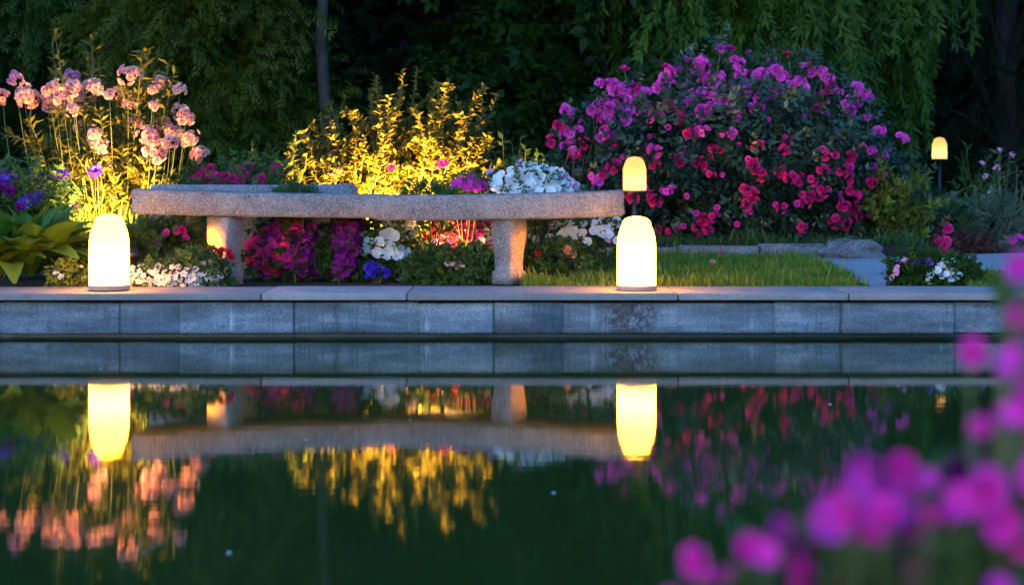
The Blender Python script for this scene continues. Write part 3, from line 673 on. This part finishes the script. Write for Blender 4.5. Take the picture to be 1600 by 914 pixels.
d = nrm(np.stack([rng.normal(0, .22, n), rng.normal(0, .2, n), np.ones(n)], 1)); part('grassy_leaves', scatter(leaf(.022, .12, .01), q, frames(d, np.tile([0, -1.0, .1], (n, 1))), U(.25, .48, n)), LM['lime'], pk, kind='stuff')
spotlight('small uplight among the stalks of the tall pink flowers', (X(171, 8.72), 8.72, G), (X(171, 9.4), 9.3, 1.0), 38, 125, (1, .56, .16), .26)

# ------------------------------------------------------------------ purple asters and hosta, left edge
t, c, fr = mound('aster_plant', 'leafy plant with purple and violet flowers behind the hosta at the left edge', 'flowers', -80, 120, 275, 400, 9.0, .35, 1500, .075, 'mid', T_ROSE, 5)
put(t, c, fr, [(48, 312), (40, 318), (58, 306), (150, 268), (143, 272), (100, 275), (82, 280), (8, 270), (2, 285), (20, 278), (55, 275)], 'aster', 'violet', 26, (.2, .7, .4), 1.1)
put(t, c, fr, [(14, 300), (5, 294), (30, 325), (118, 330)], 'aster', 'purple', 24, (.2, .7, .4), 1.1)
put(t, c, fr, [(8, 268), (32, 345)], 'open', 'red', 13, (.2, .7, .4), 1.1)

def hosta(label, cx, Y, n, L0, seed):
    t = plant('hosta', label, 'plant', (cx, Y, G)); r = np.random.default_rng(seed); base_me = []
    for v in range(4):                           # four leaf shapes, arched and ribbed
        nu, nv = 7, 9; V, A = [], []
        arch = .28 + .12 * v; w = .15 + .015 * v
        for i in range(nv):
            s = i / (nv - 1); ww = w * math.sin(math.pi * min(1, (s * .96 + .02)) ** .75) ** .85 + .006
            y = s * (1 - .18 * arch * s); z = .52 * s - arch * 1.25 * s * s
            for j in range(nu):
                u = -1 + 2 * j / (nu - 1); V.append((u * ww, y, z + .30 * ww * abs(u) ** 1.2 + .012 * math.cos(u * 9) * math.sin(math.pi * s) + .01 * math.sin(s * 9 + v) * u)); A.append(.25 + .2 * v - .12 * math.cos(u * 12))
        T = []
        for i in range(nv - 1):
            for j in range(nu - 1): p = i * nu + j; T += [(p, p + 1, p + nu + 1), (p, p + nu + 1, p + nu)]
        base_me.append(make_mesh('leaf', V, T, np.clip(A, 0, 1), LM['hosta'], True))
    for i in range(n):
        f = i / n; a = i * 2.39996; el = 1.15 * (1 - f) + .25; l = L0 * (.7 + .45 * f) * r.uniform(.85, 1.15)
        o = link('leaf', base_me[i % 4], t, (math.cos(a) * .03, math.sin(a) * .03, (.05 + .08 * (1 - f))), (el * .75 + r.uniform(-.15, .15), r.uniform(-.25, .25), a - math.pi / 2), l)
hosta('big green hosta with long arching ribbed leaves at left edge beside the lantern', X(48, 8.32), 8.32, 60, .47, 4)
hosta('smaller green hosta at the lower left corner on the coping edge', X(-12, 8.2), 8.20, 34, .36, 9)
t, c, fr = mound('low_plant', 'low yellowish groundcover with tiny pale flowers between hosta and left lantern', 'plant', 78, 140, 418, 452, 8.12, .1, 160, .05, 'lime', T_ROSE, 6)
put(t, c, fr, [(88, 425), (96, 432), (110, 422), (127, 418), (130, 436)], 'small', 'white', 11)

# ------------------------------------------------------------------ flowers round and under the bench
t, c, fr = mound('dark_shrub', 'dark green low shrub with few magenta blossoms below the left end of the bench', 'shrub', 190, 345, 332, 440, 8.95, .25, 1700, .06, 'mid', T_BROAD, 8)
put(t, c, fr, [(246, 377), (285, 360), (262, 365), (276, 363), (290, 372)], 'rose', 'magenta', 14, push=1.1)
t, c, fr = mound('white_bedding_flowers', 'low strip of tiny creamy white blossoms right of the left lantern', 'flowers', 200, 345, 412, 448, 8.17, .12, 420, .045, 'mid', T_ROSE, 9)
put(t, c, fr, poisson(205, 340, 416, 445, 75, 7), 'small', 'white', 12, (.2, .8, .4), 1.1, jit=1)
t, c, fr = mound('red_bedding_flowers', 'small plant with red and pink blossoms at the foot of the left bench leg', 'flowers', 283, 356, 398, 448, 8.22, .11, 420, .05, 'mid', T_ROSE, 10)
put(t, c, fr, [(293, 398), (300, 402), (310, 398), (322, 395), (330, 392), (348, 391), (356, 393), (362, 402), (343, 396), (290, 408)], 'rose', 'red', 14, push=1.15)
put(t, c, fr, [(346, 433), (353, 427), (340, 438), (330, 408), (318, 412)], 'small', 'blush', 10, push=1.15)

def bed(name, label, px0, px1, py0, py1, Y, cols, n, dpx, dmin, seed, leafmat='dark', nleaf=1300, kind='open', depth=.22, lsize=.065):
    t, c, fr = mound(name, label, 'flowers', px0, px1, py0, py1, Y, depth, nleaf, lsize, leafmat, T_ROSE, seed, amp=.12)
    pts = poisson(px0 + 4, px1 - 4, py0 + 4, py1 - 6, n, dmin)
    for q in pts: put(t, c, fr, [q], kind, cols(q), dpx * U(.8, 1.2), (.25, .8, .25), 1.08)
    return t, c, fr
def reds(q):
    u = (q[0] - 385) / 180 + U(-.2, .2)
    if q[1] > 395 and u < .55: return 'red' if U(0, 1) < .7 else 'crimson'
    return 'crimson' if u < .3 else ('magenta' if u < .55 and U(0, 1) < .5 else 'purple')
bed('red_petunias', 'mass of crimson, red and purple petunias under the left half of the bench', 384, 545, 338, 438, 8.95, reds, 125, 17, 8, 31, nleaf=800)
bed('purple_petunias', 'deep purple petunias beside the white ones under the bench', 515, 568, 342, 434, 8.85, lambda q: 'purple', 34, 18, 7.5, 32, nleaf=220)
t, c, fr = bed('white_petunias', 'white petunias under the middle of the bench', 558, 655, 342, 436, 8.95, lambda q: 'white', 8, 17, 22, 33, 'mid', 420)
put(t, c, fr, zoom([(30,440),(60,470),(40,530),(100,525),(160,360),(190,365),(215,360),(250,400),(270,420),(150,430),(175,430),(200,440),(120,465),(170,540),(205,510),(240,510),(260,540),(225,540),(185,500),(285,630),(265,670),(290,425),(20,460)], 560, 250, 3.636), 'open', 'white', 20, (.2, .8, .3), 1.22)
put(t, c, fr, [(648, 403), (560, 395)], 'open', 'magenta', 14, push=1.1)
t, c, fr = mound('blue_flowers', 'pair of vivid blue violet flowers low under the bench centre', 'flowers', 560, 618, 408, 440, 8.72, .08, 120, .05, 'dark', T_ROSE, 34)
put(t, c, fr, [(579, 423), (602, 424), (583, 418)], 'fluffy', 'blue', 24, (.1, .9, .3), 1.2)
t, c, fr = mound('pink_flowers', 'glowing pink and red flowers round a small lamp under the bench', 'flowers', 655, 770, 340, 400, 9.15, .16, 600, .055, 'mid', T_ROSE, 35)
put(t, c, fr, poisson(640, 690, 345, 395, 9, 12), 'open', 'white', 15, (.2, .9, .2), 1.2)
put(t, c, fr, [(664, 350), (672, 356), (680, 350), (684, 362), (676, 366), (690, 346), (712, 348), (718, 362), (664, 372), (706, 372), (692, 376), (716, 376), (722, 350)], 'rose', 'red', 17, (.2, .9, .2), 1.15)
put(t, c, fr, [(727, 348), (731, 358), (738, 350), (744, 356), (722, 343), (726, 366)], 'open', 'magenta', 20, (.2, .9, .2), 1.15)
put(t, c, fr, poisson(652, 768, 342, 386, 26, 10), 'open', 'magenta', 16, (.2, .9, .2), 1.1)
put(t, c, fr, [(758, 363), (752, 378), (760, 372), (746, 382), (764, 384), (682, 376), (757, 350)], 'open', 'white', 17, (.2, .9, .2), 1.15)
spotlight('small bright uplight shining among the pink flowers under the bench', (X(700, 8.84), 8.84, G), (X(700, 9.1), 9.06, Z(345, 9.0)), 9, 140, (1, .5, .14), .07)
t, c, fr = mound('low_green_plant', 'dense dark green low plant left of the right bench leg', 'plant', 632, 772, 394, 442, 8.66, .14, 1000, .05, 'mid', T_BROAD, 36)
put(t, c, fr, [(708, 415), (714, 419), (722, 414), (700, 412), (716, 411)], 'small', 'blush', 12, push=1.15)
t, c, fr = mound('white_petunias', 'white petunias under the right end of the bench beyond the right leg', 'flowers', 815, 980, 338, 412, 9.2, .2, 560, .065, 'mid', T_ROSE, 37)
put(t, c, fr, [(826, 364), (880, 349), (872, 346), (890, 352), (898, 360), (932, 350), (940, 346), (936, 360), (945, 354), (962, 345), (894, 368), (930, 356), (958, 350), (884, 356), (948, 362), (842, 348)], 'open', 'white', 17, (.2, .9, .3), 1.12)
put(t, c, fr, poisson(828, 970, 342, 378, 22, 12), 'open', 'white', 15, (.2, .9, .3), 1.1)
put(t, c, fr, [(948, 378), (878, 372)], 'open', 'mauve', 12, push=1.1)
t, c, fr = mound('salmon_roses', 'small leafy rose with salmon blooms in the grass right of the bench leg', 'flowers', 815, 912, 384, 440, 8.75, .12, 420, .055, 'mid', T_ROSE, 38)
put(t, c, fr, [(886, 394), (890, 399)], 'rose', 'salmon', 18, push=1.2); put(t, c, fr, [(838, 391), (842, 396)], 'rose', 'red', 11, push=1.2); put(t, c, fr, [(848, 430)], 'small', 'white', 10, push=1.2)
# behind the bench, over the ledge
t, c, fr = mound('magenta_flowers', 'row of magenta flowers behind the left half of the bench ledge', 'flowers', 285, 450, 258, 330, 9.25, .16, 800, .06, 'mid', T_ROSE, 39)
put(t, c, fr, [(300, 284), (312, 278), (322, 284), (330, 265), (336, 278), (346, 282), (352, 276), (362, 280), (372, 268), (380, 272), (386, 264), (368, 282), (376, 282), (406, 282), (412, 280), (434, 264), (318, 272)], 'rose', 'crimson', 20, (.2, .8, .4), 1.15)
t, c, fr = mound('white_flowers', 'bright mound of white blossoms behind the right part of the bench', 'flowers', 752, 912, 258, 335, 9.05, .22, 420, .05, 'mid', T_ROSE, 40)
put(t, c, fr, [(a, b) for a, b in poisson(758, 908, 258, 302, 110, 8.5) if b > 260 + (abs(a - 828) / 75) ** 2 * 24], 'open', 'white', 18, (.35, .6, .55), 1.05)
put(t, c, fr, [(812, 256), (768, 270), (880, 275), (890, 285), (896, 292)], 'open', 'mauve', 16, push=1.1)
t, c, fr = mound('pink_bedding_flowers', 'small clump of hot pink flowers beside the white mound behind the bench', 'flowers', 690, 768, 276, 325, 8.98, .1, 300, .045, 'mid', T_ROSE, 41)
put(t, c, fr, [(716, 288), (724, 284), (732, 288), (740, 282), (748, 286), (754, 290), (728, 292), (744, 292), (736, 280)], 'open', 'magenta', 17, (.2, .8, .5), 1.1)
put(t, c, fr, [(708, 292), (762, 294), (700, 294)], 'small', 'white', 9, push=1.1)
for lab, a, b, e in (('creeping green groundcover spilling over the ledge behind the bench', 430, 500, 290), ('grey green creeping plant along the bench back between golden shrub and white flowers', 625, 720, 287)):
    mound('creeping_plant', lab, 'plant', a, b, e, 330, 8.80, .1, 500, .035, 'mid', T_BROAD, int(a))
st_t = stem_shrub('leafy_sprigs', 'thin leafy green sprigs left of the golden shrub', (X(420, 9.6), 9.6, G), [(394, 225), (430, 232), (462, 205), (450, 230), (478, 240), (410, 250), (440, 255)], 9.6, 'lime', .055, 45, 1)
stem_shrub('leafy_sprigs', 'green sprigs with reddish tips above the white flower mound', (X(800, 10.2), 10.2, G), [(785, 215), (800, 225), (822, 230), (838, 245), (850, 240), (812, 222), (770, 235)], 10.2, 'mid', .06, 45, 2)

# ------------------------------------------------------------------ right side planting
stem_shrub('lime_shrub', 'yellow green shrub, lantern light put into its leaf colour, at the right flank of the magenta bush', (X(1402, 11.85), 11.85, G), [(a, b) for a, b in poisson(1352, 1448, 256, 350, 34, 12)], 11.85, 'lime', .06, 70, 3)  # bright lime leaf colour stands in for the far lantern's light
stem_shrub('wild_perennials', 'loose green perennials behind the far lantern post', (X(1520, 13.8), 13.8, G), [(1500, 250), (1510, 230), (1530, 262), (1545, 240), (1490, 280), (1520, 285), (1560, 238), (1538, 300), (1505, 310)], 13.8, 'mid', .085, 45, 3, L_LANCE, .05, 'stem', 'plant')
gz = stem_shrub('grassy_perennial', 'feathery purple tinged grasses at the right edge', (X(1585, 12.8), 12.8, G), [(1562, 232), (1556, 250), (1578, 240), (1590, 262), (1604, 255), (1570, 275), (1596, 285), (1612, 240)], 12.8, 'silver', .06, 50, 2, L_NARROW, .05, 'stem', 'plant')
for a, b in ((1562, 234), (1557, 262), (1540, 275), (1548, 300), (1582, 242), (1535, 255)): bloom(gz, P(a, b, 12.7), (0, -.6, .8), 'posy', 'mauve', .035)
t, c, fr = mound('silver_plant', 'grey green wispy plant at the right by the tan rock', 'plant', 1500, 1600, 312, 392, 12.5, .25, 420, .10, 'silver', T_WILLOW, 50)
put(t, c, fr, [(1592, 372), (1582, 376), (1600, 380)], 'open', 'magenta', 16, push=1.1)
mound('bronze_groundcover', 'low reddish brown groundcover edging the path at right', 'plant', 1415, 1545, 372, 402, 12.1, .2, 900, .06, 'bronze', T_BROAD, 51)
mound('clipped_hedge', 'low dark green clipped hedge behind the path next to the boulder', 'hedge', 1362, 1425, 368, 402, 11.9, .2, 900, .05, 'dark', T_BROAD, 52)
t, c, fr = mound('low_perennials', 'dim bluish perennials with pale flowers under the far lantern', 'plant', 1415, 1500, 318, 392, 12.7, .3, 700, .09, 'mid', T_BROAD, 53)
put(t, c, fr, [(1452, 346), (1430, 352), (1436, 358), (1412, 345)], 'open', 'white', 9, push=1.1)
# slender rose in front of the path
rs = thing('slender_rose', 'slender upright rose stem with pink blooms beside the path at right', 'rose', (X(1473, 9.3), 9.3, G))
part('stem', tubes([(curve((X(1473, 9.3), 9.3, G - .01), P(1472, 340, 9.3), (.015, 0, 0), 9), .004, .002)], 5), M['stem'], rs)
for a, b in ((1480, 358), (1466, 379), (1478, 378), (1474, 381), (1476, 392)): bloom(rs, P(a, b, 9.29), (U(-.4, .4), -1, .3), 'rose', 'crimson', .032)
n = 26; q = np.array([P(1472 + U(-6, 6), U(345, 425), 9.3) for _ in range(n)]); part('foliage', many(T_ROSE, q, frames(rdir(n), rdir(n)), .06), LM['bronze'], rs, kind='stuff')
t, c, fr = mound('pansy_clump', 'small clump of white and purple pansies behind the coping at right', 'flowers', 1388, 1520, 402, 446, 8.28, .13, 800, .05, 'dark', T_ROSE, 54)
put(t, c, fr, [(1436, 407), (1440, 404), (1452, 408), (1430, 412)], 'open', 'violet', 13, push=1.1); put(t, c, fr, [(1416, 405), (1402, 425), (1394, 434), (1404, 418)], 'open', 'mauve', 12, push=1.1)
put(t, c, fr, [(1470, 416), (1478, 420), (1486, 412), (1464, 422), (1480, 428), (1500, 415), (1455, 430), (1490, 424), (1472, 430), (1484, 436), (1450, 438), (1496, 430), (1476, 410)], 'open', 'white', 13, (.2, .8, .4), 1.1)
for nm, lab, a, b, col in (('poppy', 'single orange poppy standing in the lawn', 1113, 410, 'salmon'), ('red_flower', 'single dull red bloom at the back of the lawn by the kerb', 1126, 398, 'crimson')):
    yq = gy(b + 14); w = thing(nm, lab, 'flower', (X(a, yq), yq, G)); e = P(a, b, yq); part('stem', tubes([(curve((X(a, yq), yq, G - .01), e, (.01, 0, 0)), .002, .002)], 5), M['stem'], w); bloom(w, e, (0, -.8, .6), 'rose', col, .022)

# ------------------------------------------------------------------ trees
def tree(name, label, base, h, trunk_r, clumps, tpl, lsize, lmat, per, crad, droop, lean=(0, 0), group='trees behind the garden', up=0.2):
    t = thing(name, label, 'tree', base, 0, group); b = np.array(base)
    pts = np.array([b + np.array([lean[0] * s ** 1.5, lean[1] * s, h * s - .03]) + (rng.normal(0, .03, 3) if 0 < s < 1 else 0) for s in np.linspace(0, 1, 10)])
    part('trunk', tubes([(pts, trunk_r, trunk_r * .3)], 10), M['bark'], t, True)
    limbs, mb = [], MB()
    for c in clumps:
        i = int(np.clip((c[2] - b[2]) / h * 9 - 1, 1, 8)); limbs.append((curve(pts[i], c, (0, 0, .15), 6), trunk_r * .28, .008))
    part('limbs', tubes(limbs, 5), M['bark'], t, True)
    for c in clumps:
        n = int(per * U(.6, 1.3)); d = rdir(n); d[:, 1] -= .25; d = nrm(d); r = crad * U(.7, 1.3)
        p = c + d * (r * rng.uniform(.35, 1.0, (n, 1))) * np.array([1, 1, .75]); out = nrm(c - np.array([b[0], b[1], c[2]]) + 1e-6)
        dirs = nrm(d * .9 + out * .6 + np.array([0, 0, -droop]) + rng.normal(0, .3, d.shape)); mb = many(tpl, p, frames(dirs, d + np.array([0, -.4, .7])), lsize * rng.uniform(.6, 1.3, n), mb)
    part('crown', mb, LM[lmat], t, kind='stuff'); return t
def clump_shell(cx, cy, z0, z1, rad, n, seed, front=.65, top=.35):
    r = np.random.default_rng(seed); out = []
    for _ in range(n):
        z = z0 + (z1 - z0) * r.uniform(0, 1) ** 1.15; f = (z - z0) / (z1 - z0); R_ = rad * (1 - (1 - top) * f ** 1.4) * r.uniform(.45, 1.05)
        a = r.uniform(math.pi, 2 * math.pi) if r.uniform() < front else r.uniform(0, math.pi); out.append(np.array([cx + R_ * math.cos(a), cy + R_ * .8 * math.sin(a), z]))
    return out
gb = G + .08
tree('cedar_tree', 'feathery green cedar tree with drooping sprays at the left behind the pink flowers', (X(310, 15), 15.0, gb), 6.5, .16, clump_shell(X(340, 15), 15.0, .5, 6.2, .92, 120, 1), T_FAN, .36, 'cedar', 27, .36, .45)
tree('cedar_tree', 'dim cedar tree at the far left edge behind the tall pink flowers', (X(60, 16), 16.0, gb), 6.5, .15, clump_shell(X(40, 16), 16.0, .5, 6.2, 1.35, 120, 2), T_FAN, .38, 'dark', 24, .4, .45)
tree('tall_tree', 'tree with a bare straight grey trunk between cedar and dark gap', (X(508, 14.6), 14.6, gb), 8.0, .065, clump_shell(X(508, 15.6), 15.6, 4.2, 8.0, 1.8, 60, 3), T_BROAD, .26, 'wood', 45, .5, .2)
tree('broadleaf_tree', 'dark broadleaf tree behind the golden shrub and white flowers', (X(800, 16), 16.2, gb), 6.5, .14, clump_shell(X(790, 16), 16.2, .6, 6.2, 1.25, 100, 4), T_BROAD, .24, 'broad', 42, .38, .25)
tree('broadleaf_tree', 'bluish green broadleaf tree left of the weeping tree above the magenta bush', (X(960, 15.2), 15.2, gb), 6.5, .13, clump_shell(X(930, 15.2), 15.2, 1.2, 6.2, .85, 80, 5), T_BROAD, .30, 'broad', 38, .36, .2)
def weeping():
    b = (X(1230, 15), 15.0, gb); t = thing('weeping_tree', 'weeping willow like tree with hanging green leaf strands above the magenta bush', 'tree', b, 0, 'trees behind the garden')
    pts = np.array([np.array(b) + np.array([.08 * math.sin(s * 5), 0, 5.6 * s - .03]) for s in np.linspace(0, 1, 10)]); part('trunk', tubes([(pts, .17, .06)], 10), M['bark'], t, True)
    mb, limbs = MB(), []
    for i in range(95):
        a = U(math.pi * .95, math.pi * 2.05) if i % 4 else U(0, 6.28); rr = 1.35 * math.sqrt(U(.05, 1)); zt = U(2.0, 5.6); x, y = b[0] + rr * math.cos(a), b[1] + rr * .75 * math.sin(a); tip = np.array([x, y, zt])
        limbs.append((curve(pts[int(np.clip(zt / 5.6 * 9 - 2, 3, 9))], tip, (0, 0, .35), 6), .022, .006))
        n = 26; p0 = tip + rng.normal(0, 1, (n, 3)) * np.array([.2, .18, .16]); ln = U(.3, .5, n)
        for s in range(3):
            dd = nrm(np.stack([rng.normal(0, .16, n), rng.normal(0, .16, n), -np.ones(n)], 1)); mb = many(T_WILLOW, p0, frames(dd, np.tile([0, -1.0, 0], (n, 1)) + rng.normal(0, .6, (n, 3))), ln, mb); p0 = p0 + dd * ln[:, None] * .85
    part('limbs', tubes(limbs, 5), M['bark'], t, True); part('crown', mb, LM['willow'], t, kind='stuff')
weeping()
tree('spruce_tree', 'very dark bluish conifer at the right edge behind the far lantern', (X(1570, 18), 18.0, gb), 7.5, .15, clump_shell(X(1590, 18), 18.0, .6, 7.0, 1.1, 80, 7, top=.25), T_CEDAR, .3, 'blue', 42, .42, .5)
for i, (px, Y_, s) in enumerate(((-250, 15, 3), (-520, 14, 4), (1850, 16, 5), (2150, 15, 6))):
    side = 'left' if px < 0 else 'right'; tree('cedar_tree', f'dark conifer standing {"just" if i % 2 == 0 else "far"} outside the view at {side}', (X(px, Y_), Y_, gb), 6.5, .15, clump_shell(X(px, Y_), Y_, .4, 6.3, 1.4, 50, 20 + s), T_CEDAR, .4, 'dark', 22, .5, .5)
# added dark bank that blocks the sky gaps behind the trees
bx = np.linspace(-60, 60, 41); by = np.array([24.5, 26, 29, 36, 60]); bz = np.array([G - .02, 5.5, 9.5, 13, 15]); V = np.array([(x, y + math.sin(x) * .6, z + (math.sin(x * .7) * .7 if z > 1 else 0)) for y, z in zip(by, bz) for x in bx]); T = []
for i in range(4):
    for j in range(40): p_ = i * 41 + j; T += [(p_, p_ + 1, p_ + 42), (p_, p_ + 42, p_ + 41)]
tag(part('sky_block_bank', (V, np.array(T), np.zeros(len(V))), M['lawn'], None, True), kind='structure')
# far dark wood: one mass
mb = MB()
for i in range(1):
    n = 12000; p = np.stack([U(-22, 22, n), U(19.5, 24, n), G + 9.5 * U(0, 1, n)], 1); p[:, 2] *= 1 + .12 * np.sin(p[:, 0] * 1.7)
    d = nrm(rng.normal(0, .6, (n, 3)) + np.array([0, -.7, -.3])); mb = many(T_BROAD, p, frames(d, rng.normal(0, .5, (n, 3)) + np.array([0, -.5, .7])), U(.5, .95, n), mb)
st = [(np.array([(x, y, G - .05), (x + U(-.2, .2), y, 4.5), (x + U(-.3, .3), y, 9)]), .2, .08) for x, y in zip(np.linspace(-25, 25, 26) + U(-.6, .6, 26), U(21, 24, 26))]
V, T, A = tubes(st, 7).arrays(); o = part('woodland', mb, LM['wood']); tag(o, 'dark mass of far woodland closing the view behind all the trees', 'woodland', kind='stuff')
o = part('woodland_trunks', (V, T, A), M['bark'], o, kind='stuff')

# ------------------------------------------------------------------ foreground flowers on the near bank, out of focus
def fg():
    Y = 1.02; b = (X(1500, Y), Y, G - .012); t = thing('foreground_flowers', 'out of focus magenta flowers on the near bank in the lower right corner', 'flowers', b)
    fl = [(1322, 790, 120), (1365, 800, 95), (1425, 805, 130), (1440, 728, 70), (1195, 862, 95), (1240, 850, 80), (1068, 898, 80), (1135, 902, 50), (1572, 715, 115), (1600, 690, 90), (1562, 545, 90), (1572, 600, 80), (1556, 640, 60), (1590, 470, 95), (1600, 430, 90), (1350, 850, 70), (1225, 900, 90), (1600, 640, 80), (1290, 830, 60), (1585, 510, 80), (1420, 770, 60), (1610, 780, 90), (1340, 760, 60), (1570, 680, 60)]
    st = []
    fl = [(a + rng.normal(0, .27 * d), bb + rng.normal(0, .24 * d), d * U(.42, .68)) for a, bb, d in fl for _ in range(3)]
    fl = [(a + (22 if a > 1540 and bb < 680 else 0), bb, d) for a, bb, d in fl] + [(U(1290, 1620), U(775, 925), U(36, 66)) for _ in range(34)]
    for a, bb, d in fl:
        p = P(a, bb, Y + U(-.08, .09)); bloom(t, p, (U(-.8, .6), -.8, U(0, .9)), ('open', 'rose', 'truss')[int(rng.integers(0, 3))], 'foreground' if U(0, 1) < .85 else 'magenta', d / 2 * Y / F); q = np.array([b[0] + (p[0] - b[0]) * .4, Y + U(0, .1), G - .02]); st.append((curve(q, p - np.array([0, -.008, .004]), ((p[0] - b[0]) * .2, 0, .06), 8), .0022, .0014))
    for a, bb, d, col in ((1585, 775, 90, 'purple'), (1590, 850, 100, 'violet'), (1470, 892, 70, 'crimson'), (1520, 722, 60, 'purple'), (1340, 900, 60, 'purple'), (1415, 868, 60, 'crimson'), (1500, 735, 50, 'purple'), (1540, 820, 60, 'crimson'), (1480, 840, 50, 'purple'), (1610, 560, 60, 'purple'), (1250, 885, 50, 'crimson'), (1445, 905, 60, 'purple')):
        p = P(a, bb, Y + U(0, .12)); bloom(t, p, (U(-.5, .3), -.8, .5), 'rose', col, d / 2 * Y / F); st.append((curve(np.array([b[0], Y + .05, G - .02]), p - np.array([0, -.008, .004]), (0, 0, .05), 8), .0022, .0014))
    part('stems', tubes(st, 5), M['stem'], t, True)
    n = 900; a = U(1180, 1640, n); lo = np.where(a > 1430, 745, 860); bb = lo + (960 - lo) * U(0, 1, n) ** .7; yy = Y + U(-.02, .22, n); p = np.stack([(a - 800) / F * yy, yy, CH - (bb - HZ) / F * yy], 1)
    a2 = U(1560, 1640, 60); b2 = U(440, 860, 60); p = np.concatenate([p, np.stack([(a2 - 800) / F * 1.09, np.full(60, 1.09), CH - (b2 - HZ) / F * 1.09], 1)])
    d = nrm(rng.normal(0, .7, p.shape) + np.array([0, -.3, .4])); part('foliage', scatter(L_OVAL, p, frames(d, rng.normal(0, .5, d.shape) + np.array([0, -.6, .6])), U(.022, .045, len(p))), LM['mid'], t, kind='stuff')
fg()

# ------------------------------------------------------------------ petals fallen on the water
for a, b in ((226, 862), (240, 852), (475, 688), (867, 772), (160, 577), (1298, 633), (355, 866), (640, 655)):
    yw = CH * F / (b - HZ); V, T, A = petal(.5, 1, .18, .08, U(0, 6)); V = rotz(V * .011, U(0, 6)); V[:, 2] += .0012
    o = link('floating_petal', make_mesh('floating_petal', V, T, A, PET['white'], True), None, (X(a, yw), yw, 0))
    tag(o, 'tiny pale petal floating on the dark pond water', 'petal', 'petals floating on the pond')
